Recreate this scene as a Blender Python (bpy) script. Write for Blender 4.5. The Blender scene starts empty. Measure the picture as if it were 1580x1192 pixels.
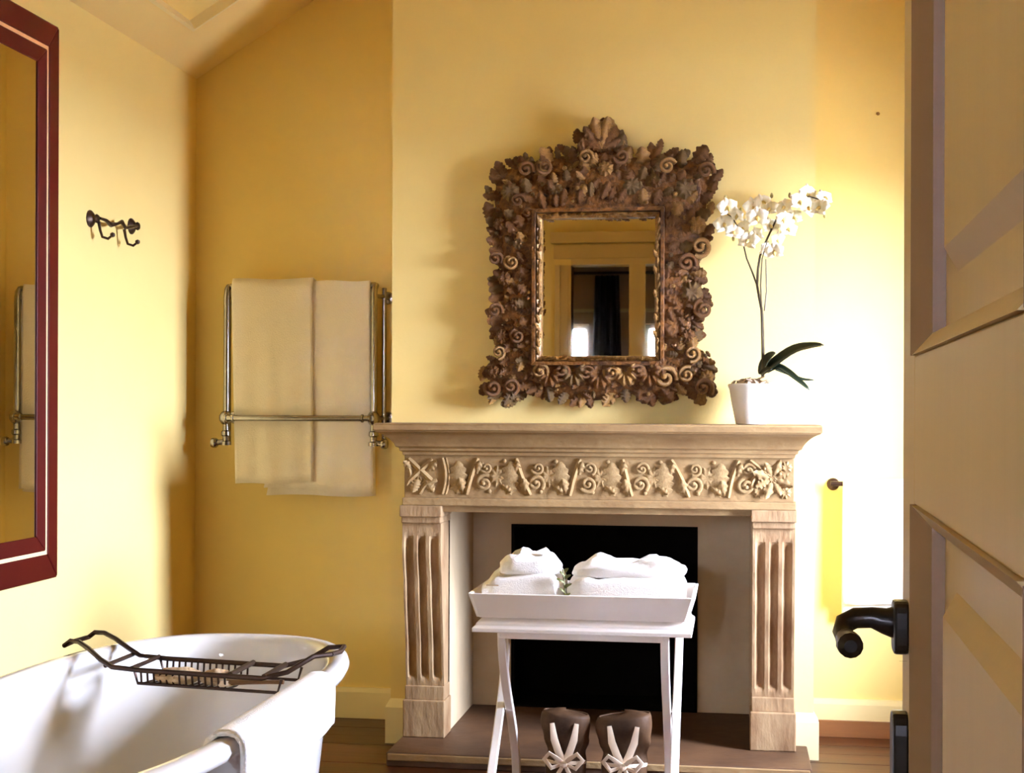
import bpy, bmesh, math, random
from mathutils import Matrix, Vector, noise
random.seed(7)
PI = math.pi
SC = bpy.context.scene
COL = SC.collection

# ---------------------------------------------------------------- camera
cam_d = bpy.data.cameras.new('camera')
cam_d.sensor_width = 36.0
cam_d.lens = 36.0 * 2200.0 / 1580.0
cam_d.shift_y = 36.0 / 1580.0
cam_d.clip_start = 0.02
cam = bpy.data.objects.new('camera', cam_d)
COL.objects.link(cam)
cam.matrix_world = (Matrix.Translation((0, 0, 1.25)) @ Matrix.Rotation(math.atan(340 / 2200), 4, 'Z')
                    @ Matrix.Rotation(PI / 2, 4, 'X') @ Matrix.Rotation(math.radians(0.2), 4, 'Z'))
SC.camera = cam

# ---------------------------------------------------------------- sky, exposure
SKY_STRENGTH = 132.0
world = bpy.data.worlds.new('overcast_sky')
SC.world = world
world.use_nodes = True
bg = world.node_tree.nodes['Background']
bg.inputs['Color'].default_value = (0.88, 0.96, 1.24, 1)
bg.inputs['Strength'].default_value = SKY_STRENGTH
SC.view_settings.view_transform = 'Standard'
SC.view_settings.look = 'None'
SC.view_settings.gamma = 1.0
SC.view_settings.use_curve_mapping = False
SC.view_settings.exposure = 0.57
SC.cycles.use_denoising = True
SC.cycles.max_bounces = 14
SC.cycles.diffuse_bounces = 8
SC.cycles.glossy_bounces = 6
SC.cycles.transparent_max_bounces = 12
SC.cycles.caustics_reflective = False


def portal(name, loc, rot, sx, sy):
    """sampling portal for the daylight in a window opening"""
    l = bpy.data.lights.new(name, 'AREA')
    l.shape = 'RECTANGLE'
    l.size, l.size_y = sx, sy
    l.cycles.is_portal = True
    o = bpy.data.objects.new(name, l)
    COL.objects.link(o)
    o.location = loc
    o.rotation_euler = rot


WIN_Y0, WIN_Y1, WIN_Z0, WIN_Z1 = 4.05, 4.72, 0.75, 2.12      # bathroom window in the right wall
XR = 1.75
portal('daylight_bathroom_window', (XR + .11, (WIN_Y0 + WIN_Y1) / 2, (WIN_Z0 + WIN_Z1) / 2), (0, PI / 2, 0), WIN_Z1 - WIN_Z0, WIN_Y1 - WIN_Y0)
BACK_Y = -3.0
WINS = [(-1.72, -1.34), (-0.82, -0.44)]
BW_Z0, BW_Z1 = 1.42, 2.06
for k, (a, b) in enumerate(WINS):
    portal('daylight_back_window', ((a + b) / 2, BACK_Y - .26, (BW_Z0 + BW_Z1) / 2), (-PI / 2, 0, 0), b - a, BW_Z1 - BW_Z0)

# ---------------------------------------------------------------- materials
MATS = {}


def mat(name, col, rough=0.5, var=0.0, scale=6.0, bump=0.0, bscale=40.0, metal=0.0, spec=0.5, col2=None,
        stretch=(1, 1, 1), sub=0.0, coat=0.0, sheen=0.0):
    m = bpy.data.materials.new(name)
    m.use_nodes = True
    nt = m.node_tree
    b = nt.nodes['Principled BSDF']
    b.inputs['Roughness'].default_value = rough
    b.inputs['Metallic'].default_value = metal
    b.inputs['Specular IOR Level'].default_value = spec
    b.inputs['Coat Weight'].default_value = coat
    b.inputs['Sheen Weight'].default_value = sheen
    tc = nt.nodes.new('ShaderNodeTexCoord')
    mp = nt.nodes.new('ShaderNodeMapping')
    mp.inputs['Scale'].default_value = stretch
    nt.links.new(tc.outputs['Object'], mp.inputs['Vector'])
    n = nt.nodes.new('ShaderNodeTexNoise')
    n.inputs['Scale'].default_value = scale
    n.inputs['Detail'].default_value = 6
    n.inputs['Roughness'].default_value = 0.6
    nt.links.new(mp.outputs['Vector'], n.inputs['Vector'])
    r = nt.nodes.new('ShaderNodeValToRGB')
    r.color_ramp.elements[0].position = 0.32
    r.color_ramp.elements[1].position = 0.68
    c2 = col2 or tuple(min(1, c * (1 + var)) for c in col)
    c1 = col if col2 else tuple(c * (1 - var) for c in col)
    r.color_ramp.elements[0].color = (*c1, 1)
    r.color_ramp.elements[1].color = (*c2, 1)
    nt.links.new(n.outputs['Fac'], r.inputs['Fac'])
    nt.links.new(r.outputs['Color'], b.inputs['Base Color'])
    if bump > 0:
        n2 = nt.nodes.new('ShaderNodeTexNoise')
        n2.inputs['Scale'].default_value = bscale
        n2.inputs['Detail'].default_value = 4
        nt.links.new(mp.outputs['Vector'], n2.inputs['Vector'])
        bp = nt.nodes.new('ShaderNodeBump')
        bp.inputs['Strength'].default_value = bump
        bp.inputs['Distance'].default_value = 0.01
        nt.links.new(n2.outputs['Fac'], bp.inputs['Height'])
        nt.links.new(bp.outputs['Normal'], b.inputs['Normal'])
    MATS[name] = m
    return m


PAINT = mat('yellow_wall_paint', (0.8000, 0.6254, 0.2425), 0.75, 0.025, 2.0, 0.05, 60)
PAINT_C = mat('ceiling_paint', (0.82, 0.65, 0.30), 0.8, 0.02, 2.0, 0.03, 60)
CREAM = mat('cream_gloss_paint', (0.80, 0.68, 0.38), 0.4, 0.03, 4)
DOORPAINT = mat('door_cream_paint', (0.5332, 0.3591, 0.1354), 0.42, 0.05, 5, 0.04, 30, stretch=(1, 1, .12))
DOORSHADE = mat('door_shaded_brown_moulding', (0.20, 0.10, 0.035), 0.45, 0.12, 6, stretch=(1, 1, .08))  # side moulding brown, with the shade of the recess put into the colour
WOODFLOOR = mat('red_brown_boards', (0.0455, 0.0125, 0.0034), 0.36, scale=5, col2=(0.0945, 0.0280, 0.0078), stretch=(.25, 4, 1), bump=.08, bscale=30)
WOODSTRIP = mat('brown_wood_strip', (0.26, 0.11, 0.04), 0.45, 0.2, 6, stretch=(.3, 2, 2))
STONE = mat('limestone', (0.2380, 0.1358, 0.0517), 0.85, scale=5, col2=(0.3500, 0.2241, 0.0945), bump=.25, bscale=45, stretch=(1, 1, 1.6))
STONE2 = mat('limestone_carving', (0.2590, 0.1507, 0.0566), 0.85, scale=14, col2=(0.3922, 0.2584, 0.1099), bump=.3, bscale=60)
STONE_P = mat('weathered_pilaster_stone', (0.1920, 0.0960, 0.0374), 0.85, scale=9, col2=(0.4000, 0.2688, 0.1368), bump=.25, bscale=45, stretch=(1.6, 1, .5))
SLAB = mat('brown_hearth_stone', (0.0484, 0.0205, 0.0073), 0.6, scale=4, col2=(0.1116, 0.0513, 0.0194), bump=.2, bscale=25)
LINING = mat('firebox_render', (0.46, 0.34, 0.20), 0.85, scale=3, col2=(0.58, 0.44, 0.27), bump=.1, bscale=30)
SOOT = mat('black_fire_chamber', (0.003, 0.0025, 0.002), 0.95, 0.3, 6, spec=.05)
GILT = mat('antique_gilt_wood', (0.0324, 0.0091, 0.0018), 0.42, scale=30, col2=(0.2592, 0.1013, 0.0184), metal=.25, bump=.6, bscale=90)
GILT2 = mat('gilt_highlights', (0.1040, 0.0368, 0.0075), 0.36, scale=36, col2=(0.4320, 0.2320, 0.0578), metal=.2, bump=.5, bscale=90)
GILT3 = mat('olive_gold_patina', (0.0525, 0.0225, 0.0053), 0.5, scale=40, col2=(0.2250, 0.1237, 0.0315), metal=.1, bump=.6, bscale=110)
REDWOOD = mat('mahogany_red_lacquer', (0.0638, 0.0037, 0.0023), 0.45, 0.25, 3, stretch=(1, .3, .3), spec=.12)
GILDLINE = mat('cream_gold_inlay', (0.85, 0.58, 0.32), 0.4, 0.1, 10)
ENAMEL = mat('white_enamel', (0.7885, 0.7790, 0.7600), 0.13, 0.01, 3, coat=.4)
TOWEL = mat('white_terry', (0.86, 0.83, 0.79), 0.95, 0.02, 20, 0.35, 260, sheen=.2)
TOWELCREAM = mat('cream_terry', (0.83, 0.76, 0.68), 0.95, 0.02, 14, 0.3, 220, sheen=.2)
CHROME = mat('aged_chrome', (0.36, 0.33, 0.30), 0.20, 0.12, 20, metal=1.0)
IRON = mat('dark_bronze', (0.045, 0.022, 0.014), 0.38, 0.35, 30, metal=.6)
BLACKMETAL = mat('black_iron', (0.012, 0.008, 0.006), 0.3, 0.3, 20, metal=.4)
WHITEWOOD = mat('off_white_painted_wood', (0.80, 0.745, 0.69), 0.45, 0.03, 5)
GREYCERAMIC = mat('pale_glazed_pot', (0.76, 0.72, 0.64), 0.4, 0.05, 9, .05, 30)
MOSS = mat('dry_bark_moss', (0.12, 0.06, 0.03), 0.9, scale=30, col2=(0.62, 0.50, 0.36), bump=.5, bscale=60)
LEAF = mat('dark_orchid_leaf', (0.012, 0.020, 0.010), 0.3, 0.3, 8)
STEM = mat('orchid_stem', (0.055, 0.035, 0.014), 0.5, 0.3, 20)
PETAL = mat('orchid_petal', (0.90, 0.86, 0.70), 0.6, 0.03, 20)
LIP = mat('orchid_lip', (0.62, 0.48, 0.16), 0.5, 0.1, 20)
BUD = mat('orchid_bud', (0.35, 0.30, 0.10), 0.5, 0.2, 20)
POUCH = mat('brown_leather', (0.030, 0.014, 0.006), 0.62, scale=7, col2=(0.115, 0.058, 0.026), spec=.2, bump=.2, bscale=30)
RIBBON = mat('cream_ribbon', (0.80, 0.66, 0.50), 0.6, 0.05, 12)
SPONGE = mat('tan_loofah', (0.42, 0.28, 0.15), 0.95, scale=30, col2=(0.66, 0.50, 0.32), bump=.8, bscale=70)
BRUSHWOOD = mat('brown_brush_wood', (0.18, 0.09, 0.04), 0.45, 0.2, 8, stretch=(.3, 1, 1))
SPRIG = mat('green_sprig', (0.13, 0.13, 0.03), 0.6, 0.3, 10)
CURTAINM = mat('dark_brown_velvet', (0.022, 0.012, 0.008), 0.95, 0.3, 8)
ROOM2 = mat('tan_room_paint', (0.55, 0.40, 0.24), 0.8, 0.03, 2)
TRIM2 = mat('olive_cream_woodwork', (0.62, 0.47, 0.22), 0.5, 0.04, 4)
PAVING = mat('pale_paving', (0.72, 0.66, 0.56), 0.9, 0.15, 1.5)
THREAD = mat('tan_thread', (0.40, 0.30, 0.18), 0.8, 0.1, 30)

m = bpy.data.materials.new('mirror_silver')
m.use_nodes = True
b = m.node_tree.nodes['Principled BSDF']
b.inputs['Metallic'].default_value = 1
b.inputs['Roughness'].default_value = 0.015
nz = m.node_tree.nodes.new('ShaderNodeTexNoise')
nz.inputs['Scale'].default_value = 3
rp = m.node_tree.nodes.new('ShaderNodeValToRGB')
rp.color_ramp.elements[0].color = (0.70, 0.66, 0.56, 1)
rp.color_ramp.elements[1].color = (0.78, 0.74, 0.64, 1)
m.node_tree.links.new(nz.outputs['Fac'], rp.inputs['Fac'])
m.node_tree.links.new(rp.outputs['Color'], b.inputs['Base Color'])
MIRROR = m

m = bpy.data.materials.new('window_glass')          # thin pane: clear with a weak surface reflection
m.use_nodes = True
nt = m.node_tree
for n in list(nt.nodes):
    nt.nodes.remove(n)
out = nt.nodes.new('ShaderNodeOutputMaterial')
mix = nt.nodes.new('ShaderNodeMixShader')
tr = nt.nodes.new('ShaderNodeBsdfTransparent')
gl = nt.nodes.new('ShaderNodeBsdfGlossy')
fr = nt.nodes.new('ShaderNodeFresnel')
gl.inputs['Roughness'].default_value = 0.02
tr.inputs['Color'].default_value = (0.96, 0.97, 0.97, 1)
fr.inputs['IOR'].default_value = 1.3
nt.links.new(fr.outputs[0], mix.inputs[0])
nt.links.new(tr.outputs[0], mix.inputs[1])
nt.links.new(gl.outputs[0], mix.inputs[2])
nt.links.new(mix.outputs[0], out.inputs[0])
GLASS = m


# ---------------------------------------------------------------- helpers
def wloc(o):
    v = Vector((0, 0, 0))
    while o is not None:
        v = v + o.location
        o = o.parent
    return v


class MB:
    def __init__(s):
        s.v = []
        s.f = []

    def add(s, vs, fs):
        o = len(s.v)
        s.v += [tuple(p) for p in vs]
        s.f += [tuple(i + o for i in f) for f in fs]
        return s

    def box(s, x0, x1, y0, y1, z0, z1):
        return s.add([(x0, y0, z0), (x1, y0, z0), (x1, y1, z0), (x0, y1, z0), (x0, y0, z1), (x1, y0, z1), (x1, y1, z1), (x0, y1, z1)],
                     [(0, 3, 2, 1), (4, 5, 6, 7), (0, 1, 5, 4), (1, 2, 6, 5), (2, 3, 7, 6), (3, 0, 4, 7)])

    def hexa(s, a, b):
        """two quads of four points each joined into a block"""
        return s.add(list(a) + list(b), [(3, 2, 1, 0), (4, 5, 6, 7), (0, 1, 5, 4), (1, 2, 6, 5), (2, 3, 7, 6), (3, 0, 4, 7)])

    def tube(s, pts, rad, n=8, closed=False, flat=1.0, up=(0, 0, 1)):
        pts = [Vector(p) for p in pts]
        N = len(pts)
        if not hasattr(rad, '__len__'):
            rad = [rad] * N
        vs = []
        prev = None
        for i, p in enumerate(pts):
            if closed:
                t = pts[(i + 1) % N] - pts[i - 1]
            else:
                t = pts[min(i + 1, N - 1)] - pts[max(i - 1, 0)]
            t.normalize()
            if prev is None:
                a = Vector(up) - t * t.dot(Vector(up))
                if a.length < 1e-3:
                    a = Vector((1, 0, 0)) - t * t.x
            else:
                a = prev - t * t.dot(prev)
            a.normalize()
            prev = a
            b = t.cross(a)
            for k in range(n):
                w = 2 * PI * k / n
                vs.append(p + a * (math.cos(w) * rad[i] * flat) + b * (math.sin(w) * rad[i]))
        fs = []
        R = N if closed else N - 1
        for i in range(R):
            j = (i + 1) % N
            for k in range(n):
                l = (k + 1) % n
                fs.append((i * n + k, i * n + l, j * n + l, j * n + k))
        if not closed:
            fs.append(tuple(range(n - 1, -1, -1)))
            fs.append(tuple((N - 1) * n + k for k in range(n)))
        return s.add(vs, fs)

    def lathe(s, prof, c=(0, 0, 0), axis='z', n=20):
        vs = []
        for r, h in prof:
            for k in range(n):
                w = 2 * PI * k / n
                a, b_ = math.cos(w) * r, math.sin(w) * r
                if axis == 'z':
                    p = (c[0] + a, c[1] + b_, c[2] + h)
                elif axis == 'y':
                    p = (c[0] + b_, c[1] + h, c[2] + a)
                else:
                    p = (c[0] + h, c[1] + a, c[2] + b_)
                vs.append(p)
        fs = []
        for i in range(len(prof) - 1):
            for k in range(n):
                l = (k + 1) % n
                fs.append((i * n + k, i * n + l, (i + 1) * n + l, (i + 1) * n + k))
        fs.append(tuple(range(n - 1, -1, -1)))
        fs.append(tuple((len(prof) - 1) * n + k for k in range(n)))
        return s.add(vs, fs)

    def prism(s, poly, axis, a, b):
        def pt(u, v, h):
            return (h, u, v) if axis == 'x' else ((u, h, v) if axis == 'y' else (u, v, h))
        n = len(poly)
        vs = [pt(u, v, a) for u, v in poly] + [pt(u, v, b) for u, v in poly]
        fs = [tuple(range(n - 1, -1, -1)), tuple(range(n, 2 * n))]
        fs += [(i, (i + 1) % n, n + (i + 1) % n, n + i) for i in range(n)]
        return s.add(vs, fs)

    def grid(s, fn, nu, nv, closeu=False):
        vs = [fn(i / (nu if closeu else nu - 1), j / (nv - 1)) for i in range(nu) for j in range(nv)]
        fs = []
        for i in range(nu if closeu else nu - 1):
            k = (i + 1) % nu
            for j in range(nv - 1):
                fs.append((i * nv + j, k * nv + j, k * nv + j + 1, i * nv + j + 1))
        return s.add(vs, fs)

    def mesh(s, name, off=Vector((0, 0, 0)), smooth=True, angle=40):
        me = bpy.data.meshes.new(name)
        me.from_pydata([(p[0] - off.x, p[1] - off.y, p[2] - off.z) for p in s.v], [], s.f)
        bm = bmesh.new()
        bm.from_mesh(me)
        bmesh.ops.recalc_face_normals(bm, faces=bm.faces)
        bm.to_mesh(me)
        bm.free()
        if smooth:
            me.polygons.foreach_set('use_smooth', [True] * len(me.polygons))
            me.set_sharp_from_angle(angle=math.radians(angle))
        return me

    def build(s, name, m_, parent=None, smooth=True, bevel=0, solid=0, sub=0, angle=40, origin=None):
        if parent is not None:
            off = wloc(parent)
        else:
            off = Vector(origin) if origin else Vector((0, 0, 0))
        o = bpy.data.objects.new(name, s.mesh(name, off, smooth, angle))
        o.data.materials.append(m_)
        COL.objects.link(o)
        if parent is not None:
            o.parent = parent
        elif origin:
            o.location = origin
        if solid:
            q = o.modifiers.new('thickness', 'SOLIDIFY')
            q.thickness = solid
            q.offset = 0
        if bevel:
            q = o.modifiers.new('bevel', 'BEVEL')
            q.width = bevel
            q.segments = 2
            q.limit_method = 'ANGLE'
            q.angle_limit = math.radians(40)
        if sub:
            q = o.modifiers.new('sub', 'SUBSURF')
            q.levels = q.render_levels = sub
        return o


def tag(o, label=None, cat=None, group=None, kind=None):
    if label:
        o['label'] = label
    if cat:
        o['category'] = cat
    if group:
        o['group'] = group
    if kind:
        o['kind'] = kind
    return o


def thing(name, label, cat, loc, group=None):
    o = bpy.data.objects.new(name, None)
    o.empty_display_size = 0.05
    COL.objects.link(o)
    o.location = loc
    return tag(o, label, cat, group)


def inst(name, me, m_, parent, M):
    """shared-mesh piece placed with world matrix M under an unrotated parent"""
    o = bpy.data.objects.new(name, me)
    COL.objects.link(o)
    if not me.materials:
        me.materials.append(m_)
    o.parent = parent
    o.matrix_local = Matrix.Translation(-wloc(parent)) @ M
    if me.materials[0] != m_:
        o.material_slots[0].link = 'OBJECT'
        o.material_slots[0].material = m_
    return o


def struct(name, mb, m_, label=None, smooth=False, **k):
    o = mb.build(name, m_, smooth=smooth, **k)
    return tag(o, label, None, None, 'structure')


def lerp(a, b, t):
    return a + (b - a) * t


def interp(t, tab):
    """piecewise smooth lookup: tab = [(t, v)...]"""
    if t <= tab[0][0]:
        return tab[0][1]
    for (a, x), (b_, y) in zip(tab, tab[1:]):
        if t <= b_:
            q = (t - a) / (b_ - a)
            q = q * q * (3 - 2 * q)
            return lerp(x, y, q)
    return tab[-1][1]


# ================================================================ THE ROOM
XL, YA, YB = -2.196, 5.63, 5.23
CXL, CXR = -1.266, 0.292          # chimney breast
OL, OR, OZ = -1.042, 0.070, 0.905  # firebox opening
NEAR = 0.63                        # inner face of doorway wall
FB = 5.72                          # firebox back
DX0, DX1, DZ = -1.10, 0.20, 2.246   # doorway

# floor: base slab and boards
fl = struct('floor', MB().box(XL - .2, XR + .25, NEAR - .14, 5.95, -.12, -.022), SLAB, 'dark red-brown boarded bathroom floor')
yy = NEAR - .14
while yy < YA:
    y1 = min(yy + .138, YA)
    cut = random.uniform(-1.6, .9)
    for (a, c) in ((XL, cut - .0015), (cut + .0015, XR)):
        MB().box(a, c, yy + .0015, y1 - .0015, -.022, random.uniform(-.0015, 0)).build('plank', WOODFLOOR, fl, smooth=False, bevel=.002)
    yy += .138

struct('wall_left', MB().box(XL - .2, XL, NEAR, 5.95, -.12, 2.72), PAINT, 'yellow painted side wall beside the bath')
# ceiling: two slopes meeting at a ridge, shallow recess in the left slope
SL = 0.6103
RX = (XL + XR) / 2


def cz(x):
    return 2.613 + SL * (min(x, 2 * RX - x) - XL)


struct('wall_far_left', MB().prism([(XL - .2, -.12), (CXL + .02, -.12), (CXL + .02, cz(CXL + .02) + .06), (XL - .2, 2.60)], 'y', YA, 5.95), PAINT, 'shadowed yellow alcove wall left of the chimney breast')
struct('wall_far_right', MB().prism([(CXR - .02, -.12), (XR + .25, -.12), (XR + .25, 2.60), (CXR - .02, cz(CXR - .02) + .06)], 'y', YA, 5.95), PAINT, 'sunlit pale yellow alcove wall right of the chimney breast')
mb = MB()
mb.box(CXL, OL - .02, YB, FB + .3, -.12, 1.0).box(OR + .02, CXR, YB, FB + .3, -.12, 1.0)
mb.box(CXL, CXR, FB + .3, 6.2, -.12, 1.0)
mb.prism([(CXL, 1.0), (CXR, 1.0), (CXR, cz(CXR) + .06), (RX, cz(RX) + .06), (CXL, cz(CXL) + .06)], 'y', YB, 5.95)
struct('wall_chimney', mb, PAINT, 'yellow painted chimney breast above the fireplace')
mb = MB()
mb.box(XR, XR + .10, NEAR, WIN_Y0, -.12, 2.72).box(XR, XR + .10, WIN_Y1, 5.95, -.12, 2.72)
mb.box(XR, XR + .10, WIN_Y0, WIN_Y1, -.12, WIN_Z0).box(XR, XR + .10, WIN_Y0, WIN_Y1, WIN_Z1, 2.72)
struct('wall_right', mb, PAINT, 'yellow wall with the bathroom window behind the open door')
mb = MB()
mb.prism([(XL - .2, -.12), (DX0, -.12), (DX0, 2.6), (XL - .2, 2.6)], 'y', NEAR - .14, NEAR)
mb.prism([(DX1, -.12), (XR + .25, -.12), (XR + .25, 2.6), (DX1, 2.6)], 'y', NEAR - .14, NEAR)
mb.box(DX0, DX1, NEAR - .14, NEAR, DZ, 2.6)
mb.prism([(XL - .2, 2.6), (XR + .25, 2.6), (RX, cz(RX) + .12)], 'y', NEAR - .14, NEAR)
struct('wall_near', mb, PAINT, 'yellow wall around the doorway opposite the fireplace')

RCX0, RCX1, RCY0, RCY1, RCD = -2.052, -0.75, 1.6, 5.215, 0.032


def slope_pt(x, y, d=0.0):          # d = distance above the slope surface
    c = 1 / math.sqrt(1 + SL * SL)
    return (x - d * SL * c, y, 2.613 + SL * (x - XL) + d * c)


def slope_block(mb, x0, x1, y0, y1, d0, d1):
    mb.hexa([slope_pt(x0, y0, d0), slope_pt(x1, y0, d0), slope_pt(x1, y1, d0), slope_pt(x0, y1, d0)],
            [slope_pt(x0, y0, d1), slope_pt(x1, y0, d1), slope_pt(x1, y1, d1), slope_pt(x0, y1, d1)])


mb = MB()
slope_block(mb, XL - .3, RCX0, NEAR - .14, 5.95, 0, .2)
slope_block(mb, RCX1, RX + .0, NEAR - .14, 5.95, 0, .2)
slope_block(mb, RCX0, RCX1, NEAR - .14, RCY0, 0, .2)
slope_block(mb, RCX0, RCX1, RCY1, 5.95, 0, .2)
mb.hexa([(RX - .01, NEAR - .14, cz(RX)), (XR + .3, NEAR - .14, 2.613 - SL * .3), (XR + .3, 5.95, 2.613 - SL * .3), (RX - .01, 5.95, cz(RX))],
        [(RX - .01, NEAR - .14, cz(RX) + .2), (XR + .3, NEAR - .14, 2.813 - SL * .3), (XR + .3, 5.95, 2.813 - SL * .3), (RX - .01, 5.95, cz(RX) + .2)])
ce = struct('ceiling', mb, PAINT_C, 'sloping cream ceiling with a shallow rectangular recess')
mb = MB()
slope_block(mb, RCX0, RCX1, RCY0, RCY1, RCD, RCD + .1)
mb.build('recess_panel', PAINT, ce, smooth=False)
mb = MB()
slope_block(mb, RCX0, RCX0 + .012, RCY0, RCY1, -.008, RCD)
slope_block(mb, RCX0 + .012, RCX1, RCY1 - .012, RCY1, -.008, RCD)
mb.build('recess_lip', CREAM, ce, smooth=False)


# baseboards
def board(name, x0, x1, y0, y1, h, label):
    mb = MB().box(x0, x1, y0, y1, 0, h * .86)
    ix = .006
    mb.hexa([(x0, y0, h * .86), (x1, y0, h * .86), (x1, y1, h * .86), (x0, y1, h * .86)],
            [(x0, y0 + ix, h), (x1, y0 + ix, h), (x1, y1, h), (x0, y1, h)])
    return struct(name, mb, CREAM, label)


board('baseboard_left', XL + .02, CXL, YA - .02, YA, .122, 'cream baseboard in the left alcove')
board('baseboard_right', CXR, XR, YA - .02, YA, .142, 'cream baseboard in the right alcove')
struct('trim_1', MB().box(CXR, XR, YA - .034, YA - .02, 0, .062), WOODSTRIP, 'brown wooden strip along the foot of the right baseboard')
struct('baseboard_side', MB().box(XL, XL + .02, NEAR, YA - .02, 0, .122), CREAM, 'cream baseboard along the bath wall')
for nm, (a, c), lb in (('trim_2', (CXL - .016, OL - .145), 'cream plinth block at the left foot of the chimney breast'),
                       ('trim_3', (OR + .145, CXR + .018), 'cream plinth block at the right foot of the chimney breast')):
    mb = MB().box(a, c, YB - .022, YB + .06, 0, .135)
    mb.hexa([(a, YB - .022, .135), (c, YB - .022, .135), (c, YB + .06, .135), (a, YB + .06, .135)],
            [(a + .016 * (nm == 'trim_2'), YB, .165), (c - .018 * (nm == 'trim_3'), YB, .165), (c - .018 * (nm == 'trim_3'), YB + .06, .165), (a + .016 * (nm == 'trim_2'), YB + .06, .165)])
    struct(nm, mb, CREAM, lb)
mb = MB().lathe([(.004, 0), (.004, -.012), (.007, -.013), (.006, -.017)], (.548, YA, 2.39), 'y', 10)
tag(mb.build('picture_nail', GILT2, origin=(.548, YA, 2.39)), 'tiny nail in the bare upper part of the right alcove wall', 'nail')


# bathroom window
def window(name, wall_axis, a0, a1, z0, z1, face, out, cols, rows, label, fd=0.0):
    """frame in an opening; face = inner wall plane, out = direction outward"""
    def bx(mb, p0, p1, q0, q1, r0, r1):     # p along wall, q depth, r height
        d0, d1 = face + out * (q0 - (fd if q1 > .121 else 0)), face + out * (q1 - fd)
        if wall_axis == 'y':
            return mb.box(min(d0, d1), max(d0, d1), p0, p1, r0, r1)
        return mb.box(p0, p1, min(d0, d1), max(d0, d1), r0, r1)
    w = bx(MB(), a0, a1, .10, .11, z0, z0 + .001)
    f = MB()
    bx(f, a0, a0 + .045, .12, .18, z0, z1)
    bx(f, a1 - .045, a1, .12, .18, z0, z1)
    bx(f, a0, a1, .12, .18, z0, z0 + .05)
    bx(f, a0, a1, .12, .18, z1 - .045, z1)
    root = struct(name, f, CREAM, label)
    for i in range(1, cols):
        c = a0 + (a1 - a0) * i / cols
        bx(MB(), c - .012, c + .012, .13, .17, z0 + .05, z1 - .045).build('glazing_bar', CREAM, root, smooth=False)
    for i in range(1, rows):
        c = z0 + (z1 - z0) * i / rows
        bx(MB(), a0 + .045, a1 - .045, .13, .17, c - .012, c + .012).build('glazing_bar', CREAM, root, smooth=False)
    for i in range(cols):
        for j in range(rows):
            bx(MB(), lerp(a0, a1, i / cols) + .01, lerp(a0, a1, (i + 1) / cols) - .01, .150, .153,
               lerp(z0, z1, j / rows) + .01, lerp(z0, z1, (j + 1) / rows) - .01).build('pane', GLASS, root, smooth=False)
    bx(MB(), a0 - .03, a1 + .03, -.03, .12, z0 - .03, z0).build('window_sill', CREAM, root, smooth=False)
    return root


window('window_1', 'y', WIN_Y0, WIN_Y1, WIN_Z0, WIN_Z1, XR, 1, 1, 2, 'bathroom window in the right wall', .09)

# the room behind the camera, seen in the mantel mirror
N0, N1 = -3.4, 2.8
fl2 = struct('floor_hall', MB().box(N0, N1, BACK_Y - .2, NEAR - .14, -.12, 0), WOODFLOOR, 'boarded floor of the adjoining room')
struct('ceiling_hall', MB().box(N0, N1, BACK_Y - .2, NEAR - .14, 2.78, 2.98), ROOM2, 'ceiling of the adjoining room')
struct('wall_hall_left', MB().box(N0 - .2, N0, BACK_Y - .2, NEAR - .14, -.12, 2.98), ROOM2, 'left wall of the adjoining room')
struct('wall_hall_right', MB().box(N1, N1 + .2, BACK_Y - .2, NEAR - .14, -.12, 2.98), ROOM2, 'right wall of the adjoining room')
mb = MB().box(N0, N1, BACK_Y - .25, BACK_Y, -.12, BW_Z0).box(N0, N1, BACK_Y - .25, BACK_Y, BW_Z1, 2.98)
edges = [N0] + [e for w in WINS for e in w] + [N1]
for a, c in zip(edges[0::2], edges[1::2]):
    mb.box(a, c, BACK_Y - .25, BACK_Y, BW_Z0, BW_Z1)
struct('wall_hall_back', mb, ROOM2, 'tan window wall of the adjoining room seen in the carved mirror')
struct('wall_hall_front', MB().box(N0 - .2, XL - .2, NEAR - .14, NEAR, -.12, 2.98).box(XR + .25, N1 + .2, NEAR - .14, NEAR, -.12, 2.98)
       .box(XL - .2, XR + .25, NEAR - .145, NEAR - .139, 2.6, 2.98), ROOM2, 'front wall returns of the adjoining room')
for k, (a, c) in enumerate(WINS):
    window('window_%d' % (k + 2), 'x', a, c, BW_Z0, BW_Z1, BACK_Y, -1, 2, 1, 'bright window of the adjoining room, number %d from its left' % (k + 1))
struct('trim_4', MB().box(N0, N1, BACK_Y, BACK_Y + .05, 2.17, 2.20), CREAM, 'pale ledge above the windows of the adjoining room')
# door casing round the opening, bathroom side
mb = MB()
for a, c in ((DX0 - .11, DX0 - .075), (DX0 - .075, DX0 - .02), (DX0 - .02, DX0)):
    mb.box(a, c, NEAR - .15, NEAR + (.035 if a < DX0 - .1 else .02 if a < DX0 - .05 else .012), 0, DZ)
mb.box(DX0, DX1 + .10, NEAR, NEAR + .02, DZ, DZ + .045)
mb.box(DX0 - .12, DX1 + .12, NEAR, NEAR + .03, DZ + .045, DZ + .14)
mb.box(DX0 - .14, DX1 + .14, NEAR, NEAR + .05, DZ + .15, DZ + .225)
mb.box(DX1 + .012, DX1 + .11, NEAR, NEAR + .025, 0, DZ)
struct('trim_5', mb, TRIM2, 'cream casing and stepped head over the doorway')
struct('trim_6', MB().box(-.69, -.60, NEAR - .14, NEAR, 0, DZ).box(-.70, -.59, NEAR, NEAR + .015, 0, DZ), TRIM2, 'painted post dividing the doorway')
mb = MB()


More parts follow.
